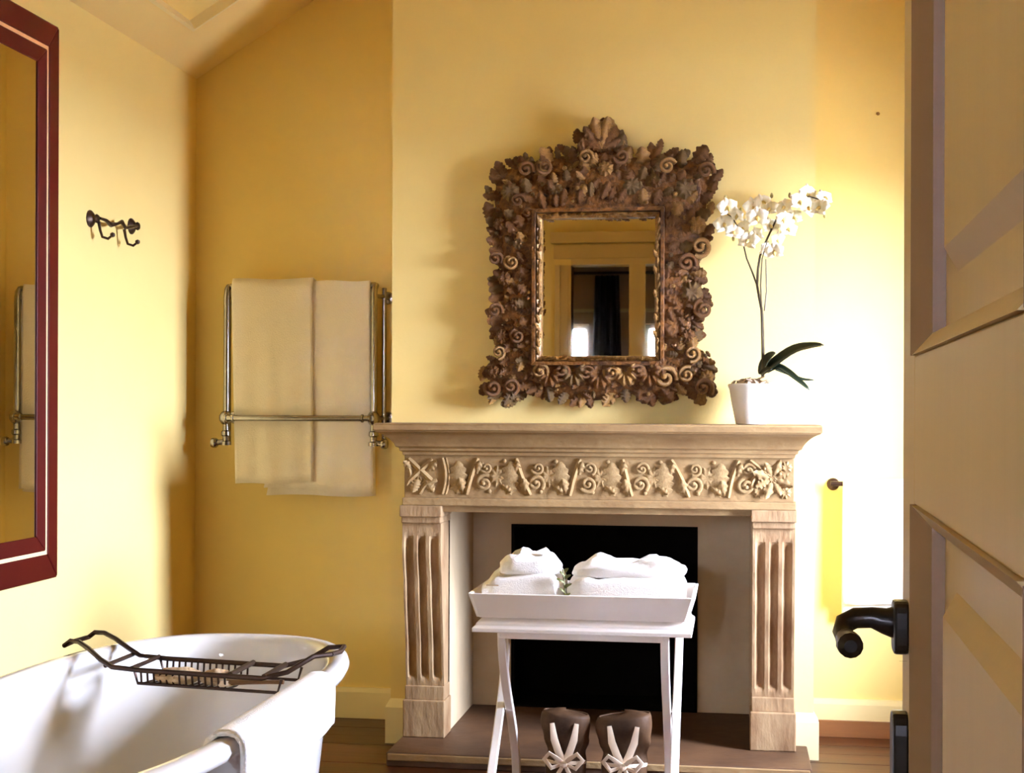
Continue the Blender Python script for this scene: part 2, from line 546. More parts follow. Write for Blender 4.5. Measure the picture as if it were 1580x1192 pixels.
def curtain_pt(u, v):
    x = lerp(-1.265, -1.045, u) if v < .5 else lerp(-1.265, -1.045, u)
    spread = lerp(1.0, 1.45, min(1, v * 1.5))
    cx_ = -1.155
    return (cx_ + (x - cx_) * spread, BACK_Y + .16 + .03 * math.sin(u * PI * 9), lerp(2.50, .06, v))


mb.grid(curtain_pt, 60, 10)
tag(mb.build('curtain', CURTAINM, solid=.006), 'dark brown curtain hanging between the windows in the mirror reflection', 'curtain')
t = thing('curtain_rod', 'dark curtain rod above the windows in the mirror reflection', 'curtain rod', (-.6, BACK_Y + .16, 2.525))
MB().tube([(-2.9, BACK_Y + .16, 2.525), (2.4, BACK_Y + .16, 2.525)], .014, 10).build('rod', BLACKMETAL, t)
for x in (-2.8, -1.15, .75, 2.3):
    MB().tube([(x, BACK_Y, 2.525), (x, BACK_Y + .16, 2.525)], .01, 8).build('bracket', BLACKMETAL, t)
for x in (-2.93, 2.43):
    MB().lathe([(.001, -.03), (.02, -.02), (.028, 0), (.02, .02), (.001, .03)], (x, BACK_Y + .16, 2.525), 'x', 12).build('finial', BLACKMETAL, t)
struct('floor_outside', MB().box(-30, 30, -30, 30, -.6, -.4), PAVING, 'paved ground outside the house')

# ================================================================ FIREPLACE
FP = thing('fireplace', 'carved limestone fireplace surround with fluted pilasters and black fire chamber', 'fireplace', (-.486, 5.05, 0))
FX0, FX1 = -1.19, 0.220


def rings(mb, prof, x0, x1, yf, yback):
    """prof: list of (outset, z): rectangular rings, back side fixed"""
    vs, fs = [], []
    for o, z in prof:
        vs += [(x0 - o, yf - o, z), (x1 + o, yf - o, z), (x1 + o, yback, z), (x0 - o, yback, z)]
    n = len(prof)
    for i in range(n - 1):
        for k in range(4):
            l = (k + 1) % 4
            fs.append((i * 4 + k, i * 4 + l, i * 4 + 4 + l, i * 4 + 4 + k))
    fs.append((3, 2, 1, 0))
    fs.append(tuple((n - 1) * 4 + k for k in range(4)))
    return mb.add(vs, fs)


prof = [(.004, 1.085), (.006, 1.098), (.014, 1.101), (.016, 1.112), (.026, 1.116)]
for i in range(9):
    q = i / 8
    prof.append((.028 + .058 * (1 - math.cos(q * PI / 2)) ** .9 + .0, 1.120 + .050 * math.sin(q * PI / 2) ** 1.0 * q ** .4))
prof += [(.088, 1.174), (.092, 1.176), (.092, 1.197), (.087, 1.201)]
sh = rings(MB(), prof, FX0 + .015, FX1 - .008, 5.045, YB + .002).build('mantel_shelf', STONE, FP, bevel=.002, angle=30)
fz = MB().box(FX0 + .014, FX1 - .006, 5.056, YB + .002, .930, 1.086).build('frieze', STONE, FP, smooth=False, bevel=.003)
MB().box(FX0 + .008, FX1 + .002, 5.044, YB + .002, .903, .931).build('architrave', STONE, FP, smooth=False, bevel=.004)
MB().box(OL, OR, 5.075, YB + .002, .880, .904).build('lintel_soffit', STONE, FP, smooth=False)


def pil_y(z):          # console profile of the pilaster front
    return interp(z, [(.20, 5.135), (.36, 5.118), (.60, 5.085), (.74, 5.060), (.83, 5.062)])


def shaft_pt(u, v):
    z = lerp(.235, .838, v)
    y = pil_y(z)
    x = u
    d = 0
    for c in (-.046, 0, .046):
        r = .016
        if abs(x - c) < r:
            m_ = min(1, max(0, (z - .262) / .02)) * min(1, max(0, (.792 - z) / .02))
            d = max(d, .016 * math.sqrt(max(0, 1 - ((x - c) / r) ** 2)) * m_)
    return (x, y + d, z)


def pilaster(xc, w):
    p = MB().box(xc - w / 2 - .006, xc + w / 2 + .006, 5.040, YB + .002, .862, .903).build('pilaster', STONE_P, FP, smooth=False, bevel=.003)
    tag(p, 'capital block and fluted shaft')
    MB().box(xc - w / 2 - .002, xc + w / 2 + .002, 5.050, YB + .002, .838, .863).build('necking', STONE_P, p, smooth=False, bevel=.004)
    mb = MB()
    xs = [-w / 2, -w / 2 + .004] + [-.064 + .128 * i / 48 for i in range(49)] + [w / 2 - .004, w / 2]
    vs, fs = [], []
    nv = 40
    for x in xs:
        for j in range(nv):
            a = shaft_pt(x, j / (nv - 1))
            vs.append((a[0] + xc, a[1], a[2]))
    for i in range(len(xs) - 1):
        for j in range(nv - 1):
            fs.append((i * nv + j, (i + 1) * nv + j, (i + 1) * nv + j + 1, i * nv + j + 1))
    mb.add(vs, fs)
    for x in (-w / 2, w / 2):
        vs, fs = [], []
        for j in range(nv):
            z = lerp(.235, .838, j / (nv - 1))
            vs += [(xc + x, pil_y(z), z), (xc + x, YB + .002, z)]
        for j in range(nv - 1):
            fs.append((2 * j, 2 * j + 1, 2 * j + 3, 2 * j + 2))
        mb.add(vs, fs)
    mb.build('shaft', STONE_P, p, angle=35)
    MB().box(xc - w / 2 - .002, xc + w / 2 + .002, 5.120, YB + .002, .185, .236).build('base_band', STONE_P, p, smooth=False, bevel=.003)
    MB().box(xc - w / 2 - .007, xc + w / 2 + .007, 5.105, YB + .002, .0505, .186).build('plinth', STONE_P, p, smooth=False, bevel=.004)


pilaster(-1.113, .142)
pilaster(.145, .146)
MB().box(-1.195, .268, 4.872, YB + .001, 0, .05).build('hearth_slab', SLAB, FP, smooth=False, bevel=.004)
MB().box(-1.190, .262, 4.866, 4.875, .022, .046).build('hearth_nosing', STONE, FP, smooth=False, bevel=.003)
# firebox
mb = MB()
mb.box(OL - .02, OL, YB - .02, FB + .02, .05, .93)
mb.box(OR, OR + .02, YB - .02, FB + .02, .05, .93)
mb.box(OL, OR, YB - .02, FB + .02, .905, .93)
IX0, IX1, IZ0, IZ1 = -.872, -.146, .06, .775
mb.box(OL, IX0, FB, FB + .02, .05, .905).box(IX1, OR, FB, FB + .02, .05, .905)
mb.box(IX0, IX1, FB, FB + .02, IZ1, .905)
MB.build(mb, 'firebox_lining', LINING, FP, smooth=False)
MB().box(OL - .02, OR + .02, YB, FB + .3, 0, .049).build('firebox_floor', SLAB, FP, smooth=False)
mb = MB()
mb.box(IX0 - .012, IX0, FB - .006, FB + .28, .049, IZ1 + .012).box(IX1, IX1 + .012, FB - .006, FB + .28, .049, IZ1 + .012)
mb.box(IX0, IX1, FB - .006, FB + .28, IZ1, IZ1 + .012).box(IX0, IX1, FB + .26, FB + .28, .049, IZ1)
mb.box(IX0, IX1, FB - .006, FB + .28, .0485, .056)
ins = mb.build('fire_chamber', SOOT, FP, smooth=False)
for x in (-.80, -.545, -.30):
    MB().lathe([(.001, -.012), (.009, -.008), (.012, 0), (.012, .01)], (x, FB + .02, .50), 'y', 10).build('vent_knob', BLACKMETAL, ins)


# carved pieces, shared meshes ---------------------------------------
def leaf_mesh(name, lobes=5, curl=.35, rib=.10):
    """acanthus leaf: unit length along +Z, front towards -Y"""
    mb = MB()

    def fn(u, v):
        x = (u - .5) * 2
        w = .40 * math.sqrt(max(0, (v + .03) * (1.03 - v))) * 2 * (1 + .17 * math.cos(2 * PI * lobes * v + .6))
        w = max(w, .02)
        h = .22 * math.sin(PI * v * .9) + curl * v ** 3
        h += rib * (1 - abs(x)) - .10 * abs(x) ** 2 + .045 * math.cos(2 * PI * lobes * v) * abs(x)
        return (x * w, -h, v - .06 * abs(x) ** 2 - .10 * max(0, v - .8) * 2)
    mb.grid(fn, 7, 16)
    me = mb.mesh(name, angle=60)
    return me


def scroll_mesh(name, turns=1.4, r0=.5, thick=.13):
    pts, rad = [], []
    n = 26
    for i in range(n):
        q = i / (n - 1)
        a = q * turns * 2 * PI
        r = r0 * (1 - .82 * q)
        pts.append((r * math.cos(a), -.10 - .16 * q, r * math.sin(a)))
        rad.append(thick * (1 - .35 * q))
    mb = MB().tube(pts, rad, 7, up=(0, 1, 0))
    p = pts[-1]
    mb.lathe([(.001, -.16), (.09, -.13), (.13, -.05), (.12, .08)], (p[0], p[1], p[2]), 'y', 10)
    return mb.mesh(name, angle=60)


def rosette_mesh(name, pet=9):
    mb = MB()

    def fn(u, v):
        a = u * 2 * PI
        r = .5 * v * (1 + .09 * math.cos(pet * a) * v)
        h = .16 * math.sin(PI * min(1, v * 1.05)) + .05 * math.cos(pet * a) * v + (.12 * (1 - v / .25) if v < .25 else 0)
        return (r * math.cos(a), -h, r * math.sin(a))
    mb.grid(fn, 28, 8, closeu=True)
    return mb.mesh(name, angle=60)


def shell_mesh(name, ribs=7):
    mb = MB()

    def fn(u, v):
        a = lerp(-.12, 1.12, u) * PI
        r = .5 * (.12 + .88 * v) * (1 + .07 * math.cos(2 * PI * ribs * u))
        h = .30 * math.sin(PI * min(1, v * .92)) * (1 + .16 * math.cos(2 * PI * ribs * u)) + .02
        return (r * math.cos(a), -h, r * math.sin(a))
    mb.grid(fn, 36, 8)
    return mb.mesh(name, angle=60)


def bead_mesh(name):
    return MB().lathe([(.05, -.5), (.3, -.42), (.46, -.2), (.5, .05), (.4, .3)], (0, 0, 0), 'y', 8).mesh(name, angle=60)


LEAF_A = leaf_mesh('acanthus_leaf', 5, .30)
LEAF_B = leaf_mesh('curled_leaf', 3, .55, .14)
SCROLL = scroll_mesh('scroll')
ROSE = rosette_mesh('rosette')
SHELL = shell_mesh('shell')
BEAD = bead_mesh('bead')


def place(name, me, m_, parent, x, y, z, ang, sx, sz=None, sy=None, tilt=0):
    """ang: direction of local +Z in the wall plane, degrees from up, clockwise as seen from the room"""
    sz = sz or sx
    sy = sy or (sx + sz) / 2
    M = (Matrix.Translation((x, y, z)) @ Matrix.Rotation(math.radians(ang), 4, 'Y') @ Matrix.Rotation(math.radians(tilt), 4, 'X')
         @ Matrix.Diagonal((sx, sy, sz, 1)))
    return inst(name, me, m_, parent, M)


# frieze carving
FY = 5.0555
ST2 = {k: k.copy() for k in (LEAF_A, LEAF_B, SCROLL, ROSE, SHELL, BEAD)}


def fz_piece(nm, me, x, z, ang, sx, sz=None, sy=.05):
    sy *= .62
    return place(nm, ST2[me], STONE2, fz, x, FY, z, ang, sx, sz, sy)


def strip(x0, z0, x1, z1, w=.012, h=.010, bow=0.0):
    h *= .65
    pts = []
    for i in range(9):
        q = i / 8
        dx, dz = x1 - x0, z1 - z0
        L = math.hypot(dx, dz)
        b_ = bow * math.sin(PI * q)
        pts.append((lerp(x0, x1, q) - dz / L * b_, FY - h * .3, lerp(z0, z1, q) + dx / L * b_))
    return MB().tube(pts, [w * .75 if i in (0, 8) else w for i in range(9)], 6, flat=h / w, up=(0, 1, 0)).build('ribbon', STONE2, fz)


zb, zt = .945, 1.076
# left end block: crossed ribbons, knot and leaves
strip(-1.160, zt - .004, -1.070, zb + .045, .010, .012)
strip(-1.160, zb + .045, -1.072, zt - .006, .010, .012)
strip(-1.162, zt - .03, -1.166, zb + .03, .007, .009, .012)
strip(-1.118, zb, -1.055, zb + .050, .009, .012, .01)
fz_piece('rosette', ROSE, -1.118, 1.016, 0, .045, .045, .06)
fz_piece('leaf', LEAF_A, -1.125, 1.0, 200, .04, .055)
fz_piece('leaf', LEAF_A, -1.10, 1.0, 145, .045, .062)
fz_piece('leaf', LEAF_B, -1.085, 1.03, 40, .035, .05)
fz_piece('leaf', LEAF_B, -1.15, 1.035, -40, .03, .04)
strip(-1.035, zt, -1.035, zb, .008, .010, .012)
strip(-1.022, zt, -1.022, zb, .005, .007, .012)
# running ornament
x = -1.0
k = 0
rnd = random.Random(5)
while x < .03:
    kind = k % 4
    fx = x + .028
    if kind == 0:
        fz_piece('leaf', LEAF_A, fx - .006, zb + .004, rnd.uniform(-6, 6), .075, .122, .045)
    elif kind == 1:
        lean = rnd.choice((-1, 1, 1)) * rnd.uniform(.014, .032)
        strip(fx - lean, zb, fx + lean, zt, .009, .012, rnd.uniform(-.006, .006))
        fz_piece('leaf', LEAF_B, fx - lean - .012, zb + .005, -12, .04, .06, .05)
        fz_piece('leaf', LEAF_B, fx + lean - .004, zt - .055, 15, .036, .05, .05)
    elif kind == 2:
        fz_piece('scroll', SCROLL, fx, zb + .042, rnd.uniform(0, 360), .058, .062, .05)
        fz_piece('scroll', SCROLL, fx + .006, zt - .034, rnd.uniform(0, 360), .046, .046, .05)
    else:
        fz_piece('rosette', ROSE, fx, 1.012, rnd.uniform(0, 40), .066, .074, .06)
        fz_piece('bead', BEAD, fx - .03, zb + .012, 0, .016, .016, .016)
        fz_piece('bead', BEAD, fx + .024, zt - .01, 0, .016, .016, .016)
        fz_piece('leaf', LEAF_B, fx + .018, zb + .036, 130, .03, .045, .05)
    x += .0465
    k += 1
# right end block: star of leaves
for a in range(8):
    fz_piece('leaf', LEAF_A if a % 2 else LEAF_B, .140, 1.012, a * 45 + 20, .038, .066 if a % 2 else .076, .06)
fz_piece('rosette', ROSE, .140, 1.012, 0, .04, .04, .09)
strip(.062, zt, .138, 1.016, .007, .012)
strip(.066, zb + .03, .096, 1.03, .008, .012, .01)
fz_piece('rosette', ROSE, .092, .970, 0, .05, .05, .07)
fz_piece('rosette', ROSE, .182, .965, 0, .044, .044, .07)
fz_piece('rosette', ROSE, .186, 1.052, 0, .042, .042, .07)
fz_piece('bead', BEAD, .165, 1.03, 0, .02)
fz_piece('bead', BEAD, .112, 1.048, 0, .018)

# ================================================================ CARVED MIRROR
CMX, CMZ = -.482, 1.685
CM = thing('carved_mirror', 'gilded carved leaf-framed mirror hanging above the mantel', 'mirror', (CMX, YB, 1.25))
GX0, GX1, GZ0, GZ1 = -.692, -.278, 1.447, 1.950
outline = [(737, 612), (740, 590), (748, 568), (772, 560), (764, 535), (750, 512), (744, 480), (755, 450), (749, 430), (764, 405), (750, 385),
           (746, 350), (752, 322), (746, 298), (749, 268), (760, 245), (788, 240), (812, 233), (830, 246), (836, 226), (860, 221), (885, 226),
           (897, 212), (892, 196), (912, 194), (918, 181), (940, 182), (950, 196), (967, 208), (960, 226), (990, 227), (1018, 216), (1025, 240),
           (1040, 246), (1047, 231), (1066, 236), (1090, 229), (1099, 250), (1112, 266), (1103, 300), (1099, 330), (1101, 370), (1083, 395),
           (1075, 410), (1090, 425), (1094, 450), (1101, 475), (1084, 500), (1089, 520), (1072, 540), (1080, 566), (1107, 563), (1104, 590),
           (1111, 608), (1090, 627), (1062, 611), (1040, 625), (1010, 630), (986, 618), (950, 628), (912, 632), (880, 630), (850, 625), (825, 613),
           (800, 606), (780, 630), (756, 627)]
OUT = [(CMX + (a - 925) * .002365, CMZ - (c - 450) * .00236) for a, c in outline]
GCX, GCZ = (GX0 + GX1) / 2, (GZ0 + GZ1) / 2


def inner_at(px_, pz_):
    """point of the glass rectangle towards an outline point"""
    dx, dz = px_ - GCX, pz_ - GCZ
    hx, hz = (GX1 - GX0) / 2 + .012, (GZ1 - GZ0) / 2 + .012
    # rounded-rectangle style projection
    k_ = min(hx / max(abs(dx), 1e-6), hz / max(abs(dz), 1e-6))
    return GCX + dx * k_, GCZ + dz * k_


mb = MB()
vs, fs = [], []
for (a, c) in OUT:
    ia, ic = inner_at(a, c)
    oa, oc = lerp(ia, a, .84), lerp(ic, c, .84)
    ma, mc = lerp(ia, a, .45), lerp(ic, c, .45)
    vs += [(ia, YB - .046, ic), (ma, YB - .056, mc), (oa, YB - .022, oc), (oa, YB - .001, oc), (ia, YB - .001, ic)]
n = len(OUT)
for i in range(n):
    j = (i + 1) % n
    for k in range(5):
        l = (k + 1) % 5
        fs.append((i * 5 + k, j * 5 + k, j * 5 + l, i * 5 + l))
mb.add(vs, fs)
mb.build('frame_board', GILT, CM, angle=50)
MB().box(GX0 - .012, GX1 + .012, YB - .030, YB - .022, GZ0 - .012, GZ1 + .012).build('mirror_glass', MIRROR, CM, smooth=False)
# stepped inner moulding: four mitred sides
for nm, (d0, d1, y0, y1), mm in (('inner_moulding', (.0, .016, YB - .070, YB - .030), GILT2), ('outer_bead', (.020, .034, YB - .078, YB - .04), GILT)):
    for s_ in range(4):
        A = [(GX0 - d0, GZ0 - d0), (GX1 + d0, GZ0 - d0), (GX1 + d0, GZ1 + d0), (GX0 - d0, GZ1 + d0)]
        B = [(GX0 - d1, GZ0 - d1), (GX1 + d1, GZ0 - d1), (GX1 + d1, GZ1 + d1), (GX0 - d1, GZ1 + d1)]
        i, j = s_, (s_ + 1) % 4
        q = [A[i], A[j], B[j], B[i]]
        MB().hexa([(p[0], y1, p[1]) for p in q], [(p[0], y0 + (.014 if (k < 2 and d0 == 0) else 0), p[1]) for k, p in enumerate(q)]).build(nm, mm, CM, smooth=False, bevel=.002)
# small leaf-and-bead run on the inner moulding
rnd = random.Random(3)
for i in range(17):
    z = lerp(GZ0 + .02, GZ1 - .02, i / 16)
    for sx, a in ((GX0 - .008, 0), (GX1 + .008, 0)):
        place('carved_bead', LEAF_B, GILT2, CM, sx, YB - .066, z - .016, a + rnd.uniform(-25, 25), .018, .034, .03)
for i in range(13):
    x = lerp(GX0 + .02, GX1 - .02, i / 12)
    for zz in (GZ0 - .008, GZ1 + .008):
        place('carved_bead', LEAF_B, GILT2, CM, x - .015, YB - .066, zz, 90 + rnd.uniform(-20, 20), .018, .034, .03)
# acanthus leaves radiating to the edge, overlapping in two rows
rnd = random.Random(11)
gm = [GILT, GILT, GILT2, GILT, GILT3]
FULL = []
for (a, c), (a2, c2) in zip(OUT, OUT[1:] + OUT[:1]):
    for q in (0, .5):
        FULL.append((lerp(a, a2, q), lerp(c, c2, q)))
for i, (a, c) in enumerate(FULL):
    ia, ic = inner_at(a, c)
    dx, dz = a - ia, c - ic
    L = math.hypot(dx, dz)
    rows = [(.98, .030)] + ([(.62, .046)] if i % 2 == 0 else []) + ([(.36, .054)] if i % 3 == 0 else [])
    for (s1, yo) in rows:
        ln = rnd.uniform(.050, .078) * (1 if s1 > .9 else .9)
        ang = math.degrees(math.atan2(dx, dz)) + rnd.uniform(-40, 40)
        tx, tz = ia + dx * s1, ic + dz * s1
        sn, cs = math.sin(math.radians(ang)), math.cos(math.radians(ang))
        place('acanthus_leaf', LEAF_A if rnd.random() < .55 else LEAF_B, rnd.choice(gm), CM, tx - sn * ln * .92 + rnd.uniform(-.008, .008), YB - yo, tz - cs * ln * .92,
              ang, ln * rnd.uniform(.55, .85), ln, ln * rnd.uniform(.5, .8), tilt=rnd.uniform(-4, 12))


def cm(nm, me, px_, py_, ang, sx, sz=None, sy=None, m_=GILT, y=.052):
    return place(nm, me, m_, CM, CMX + (px_ - 925) * .002365, YB - y, CMZ - (py_ - 450) * .00236, ang, sx, sz, sy)


# bottom: row of shells, scrolls and volutes
for (a, c, an, s_, mm) in ((850, 592, 185, .100, GILT), (887, 590, 178, .105, GILT3), (928, 594, 180, .105, GILT), (966, 590, 172, .100, GILT2), (1003, 590, 165, .105, GILT)):
    cm('shell', SHELL, a, c - 18, an, s_, s_ * 1.15, .10, mm, .050)
for (a, c, an, s_, mm) in ((835, 575, 30, .062, GILT2), (870, 575, 120, .062, GILT), (907, 578, 40, .058, GILT), (946, 576, 200, .058, GILT2), (985, 575, 90, .062, GILT), (1028, 585, 10, .085, GILT2),
                           (790, 598, 70, .060, GILT), (762, 600, 200, .065, GILT), (1085, 600, 40, .070, GILT), (1060, 580, 300, .06, GILT2)):
    cm('scroll', SCROLL, a, c, an, s_, s_, .07, mm, .060)
# corners and crest: rosettes with leaves round them
for (a, c, s_, mm) in ((787, 295, .078, GILT3), (1058, 296, .092, GILT3), (895, 290, .060, GILT), (935, 262, .066, GILT2), (975, 290, .07, GILT3), (858, 292, .058, GILT3), (1012, 285, .05, GILT),
                       (770, 345, .052, GILT), (1075, 352, .075, GILT2), (778, 430, .055, GILT), (1068, 455, .085, GILT3), (1062, 520, .06, GILT), (775, 520, .058, GILT), (800, 375, .05, GILT3), (795, 470, .05, GILT),
                       (762, 575, .05, GILT), (1090, 585, .06, GILT2), (925, 215, .05, GILT)):
    cm('rosette', ROSE, a, c, rnd.uniform(0, 50), s_ * .85, s_ * rnd.uniform(.75, 1.0), .08, mm, .058)
for (a, c, an, s_, mm) in ((812, 262, 20, .06, GILT), (842, 258, 200, .06, GILT), (1030, 262, 340, .06, GILT2), (1088, 270, 20, .062, GILT), (905, 245, 10, .055, GILT2), (960, 245, 170, .055, GILT),
                           (1080, 385, 120, .075, GILT2), (1060, 410, 20, .07, GILT), (1085, 480, 260, .07, GILT), (1068, 548, 100, .06, GILT2), (765, 400, 40, .055, GILT), (790, 405, 210, .055, GILT2),
                           (765, 480, 20, .055, GILT), (800, 520, 250, .055, GILT), (770, 545, 90, .05, GILT2), (815, 330, 90, .045, GILT), (800, 310, 0, .05, GILT)):
    cm('scroll', SCROLL, a, c, an, s_, s_, .065, mm, .060)
# crest plume
for an, ln in ((-62, .075), (-38, .10), (-14, .12), (12, .12), (36, .10), (64, .08)):
    cm('crest_leaf', LEAF_A, 929, 232, an, ln * .55, ln, ln * .6, GILT if abs(an) > 20 else GILT2, .05)
for _ in range(150):
    i = rnd.randrange(len(FULL))
    a, c = FULL[i]
    ia, ic = inner_at(a, c)
    q = rnd.uniform(.22, .84)
    ln = rnd.uniform(.026, .044)
    place('small_leaf', LEAF_B if rnd.random() < .6 else LEAF_A, rnd.choice([GILT, GILT, GILT2, GILT3]), CM, lerp(ia, a, q) + rnd.uniform(-.015, .015), YB - .052 + .022 * q,
          lerp(ic, c, q) + rnd.uniform(-.015, .015), math.degrees(math.atan2(a - ia, c - ic)) + rnd.uniform(-70, 70), ln * .6, ln, ln * .9)
for _ in range(120):
    i = rnd.randrange(len(OUT))
    a, c = OUT[i]
    ia, ic = inner_at(a, c)
    q = rnd.uniform(.15, .80)
    place('berry', BEAD, rnd.choice([GILT2, GILT, GILT3]), CM, lerp(ia, a, q) + rnd.uniform(-.012, .012), YB - rnd.uniform(.055, .080) + .03 * q, lerp(ic, c, q) + rnd.uniform(-.012, .012), 0, rnd.uniform(.009, .019))

# ================================================================ ORCHID
ORC = thing('potted_orchid', 'white flowering orchid in a pale glazed pot on the right end of the mantel', 'orchid', (.066, 5.10, 1.2015))
MB().lathe([(.050, .0), (.054, .002), (.060, .03), (.070, .08), (.077, .125), (.081, .131), (.082, .141), (.078, .143), (.073, .138), (.068, .125), (.02, .12)],
           (.066, 5.10, 1.2015), 'z', 32).build('pot', GREYCERAMIC, ORC, angle=50)
mb = MB()
mb.grid(lambda u, v: (.066 + math.cos(u * 2 * PI) * .072 * v, 5.10 + math.sin(u * 2 * PI) * .072 * v,
                      1.328 + .035 * (1 - v * v) + .008 * math.sin(9 * u * 2 * PI) * v), 24, 7, closeu=True)
mo = mb.build('moss', MOSS, ORC)
rnd = random.Random(2)
for i in range(14):
    a = rnd.uniform(0, 2 * PI)
    r = rnd.uniform(.01, .066)
    c = Vector((.066 + r * math.cos(a), 5.10 + r * math.sin(a), 1.347 + .02 * (1 - r / .07)))
    d = Vector((rnd.uniform(-1, 1), rnd.uniform(-1, 1), rnd.uniform(-.15, .35))).normalized() * rnd.uniform(.014, .028)
    MB().tube([c - d, c, c + d], [.003, .008, .004], 5, flat=.5).build('bark_chip', MOSS if i % 3 else RIBBON, mo)


def ox(px_, py_, y=5.10):   # local sheet of the plant: metres on the mantel
    return (.101 + (px_ - 1175) * .002315, y, 1.418 - (py_ - 560) * .00228)


def strap_leaf(pts, w, droop_axis=(0, 1, 0)):
    mb = MB()
    P_ = [Vector(p) for p in pts]
    n = 14

    def at(t):
        s_ = t * (len(P_) - 1)
        i = min(int(s_), len(P_) - 2)
        q = s_ - i
        p0, p1, p2, p3 = P_[max(i - 1, 0)], P_[i], P_[i + 1], P_[min(i + 2, len(P_) - 1)]
        return .5 * ((2 * p1) + (p2 - p0) * q + (2 * p0 - 5 * p1 + 4 * p2 - p3) * q * q + (3 * p1 - p0 - 3 * p2 + p3) * q ** 3)

    def fn(u, v):
        c = at(v)
        t = (at(min(1, v + .02)) - at(max(0, v - .02))).normalized()
        s_ = t.cross(Vector(droop_axis)).normalized()
        b_ = Vector(droop_axis)
        side = (b_ * .80 + s_ * .60).normalized()
        nn = side.cross(t)
        x = (u - .5) * 2
        ww = w * (math.sin(PI * (v * .93 + .07) ** .8) ** .6 + .05)
        return tuple(c + side * (x * ww) - nn * (abs(x) ** 1.5 * ww * .45))
    mb.grid(fn, 7, n)
    return mb


for pts, w in (([ox(1178, 576), ox(1195, 562, 5.09), ox(1222, 543, 5.07), ox(1246, 536, 5.05), ox(1266, 534, 5.03)], .024),
               ([ox(1184, 574), ox(1198, 567, 5.08), ox(1212, 575, 5.05), ox(1228, 588, 5.03), ox(1245, 602, 5.02)], .017),
               ([ox(1176, 578), ox(1180, 562, 5.09), ox(1190, 548, 5.08), ox(1195, 545, 5.06)], .020),
               ([ox(1196, 570, 5.11), ox(1215, 577, 5.12), ox(1236, 585, 5.13), ox(1254, 586, 5.14)], .007),
               ([ox(1174, 578, 5.09), ox(1182, 572, 5.06), ox(1190, 570, 5.04)], .016)):
    strap_leaf(pts, w).build('leaf', LEAF, ORC, solid=.003)


def stem(pts, r0, r1, nm='stem'):
    MB().tube(pts, [lerp(r0, r1, i / (len(pts) - 1)) for i in range(len(pts))], 7).build(nm, STEM, ORC)


stem([ox(1177, 582), ox(1177, 540), ox(1176, 500), ox(1175, 478), ox(1171, 458), ox(1168, 440), ox(1169, 415), ox(1172, 395), ox(1181, 372), ox(1190, 352), ox(1198, 335), ox(1206, 320), ox(1222, 308), ox(1245, 304), ox(1264, 310)], .0062, .0022)
stem([ox(1168, 440), ox(1160, 418), ox(1152, 398), ox(1147, 376), ox(1140, 352), ox(1130, 334), ox(1118, 326)], .0036, .002)
stem([ox(1175, 478, 5.09), ox(1173, 440, 5.09), ox(1175, 400, 5.085), ox(1182, 375, 5.08)], .0028, .002, 'support_stake')
stem([ox(1179, 480, 5.09), ox(1182, 450, 5.09), ox(1181, 400, 5.09)], .0028, .002, 'support_stake')

# one flower, shared mesh
mb = MB()
for k, (a, L, W) in enumerate(((90, .036, .015), (215, .034, .014), (325, .034, .014), (20, .038, .023), (160, .038, .023))):
    a = math.radians(a)
    d = Vector((math.cos(a), 0, math.sin(a)))
    s_ = Vector((-math.sin(a), 0, math.cos(a)))

    def fn(u, v, d=d, s_=s_, L=L, W=W, k=k):
        x = (u - .5) * 2
        w = W * math.sin(PI * (v * .9 + .08) ** .8)
        p = d * (L * v) + s_ * (x * w)
        return (p.x, -.004 - .010 * math.sin(PI * v * .8) + .006 * x * x - (.004 if k > 2 else 0), p.z)
    mb.grid(fn, 5, 6)
FLOWER = mb.mesh('flower', angle=60)
LIPM = MB().tube([(0, -.004, .004), (0, -.014, -.004), (0, -.020, -.014)], [.005, .0065, .002], 6).mesh('lip', angle=60)
rnd = random.Random(21)
spots = [(1122, 322), (1118, 345), (1132, 362), (1140, 332), (1150, 352), (1155, 375), (1168, 338), (1170, 362), (1178, 384), (1186, 350), (1196, 368), (1194, 388),
         (1205, 340), (1212, 356), (1210, 322), (1222, 336), (1228, 316), (1240, 322), (1252, 312), (1262, 326), (1266, 308), (1188, 326), (1160, 320), (1175, 312), (1240, 300)]
for (a, c) in spots:
    p = ox(a, c, 5.10 + rnd.uniform(-.05, .03))
    s_ = rnd.uniform(.85, 1.15)
    M = (Matrix.Translation(p) @ Matrix.Rotation(rnd.uniform(-.9, .9), 4, 'Z') @ Matrix.Rotation(rnd.uniform(-.5, .4), 4, 'X')
         @ Matrix.Rotation(rnd.uniform(-.4, .4), 4, 'Y') @ Matrix.Scale(s_, 4))
    f = inst('flower', FLOWER, PETAL, ORC, M)
    l = bpy.data.objects.new('lip', LIPM)
    COL.objects.link(l)
    if not LIPM.materials:
        LIPM.materials.append(LIP)
    l.parent = f
for (a, c) in ((1120, 305), (1189, 303), (1216, 303), (1143, 325), (1268, 335), (1132, 368), (1178, 340)):
    MB().lathe([(.001, -.010), (.005, -.006), (.006, 0), (.004, .007), (.001, .010)], ox(a, c, 5.08), 'z', 8).build('bud', BUD, ORC)

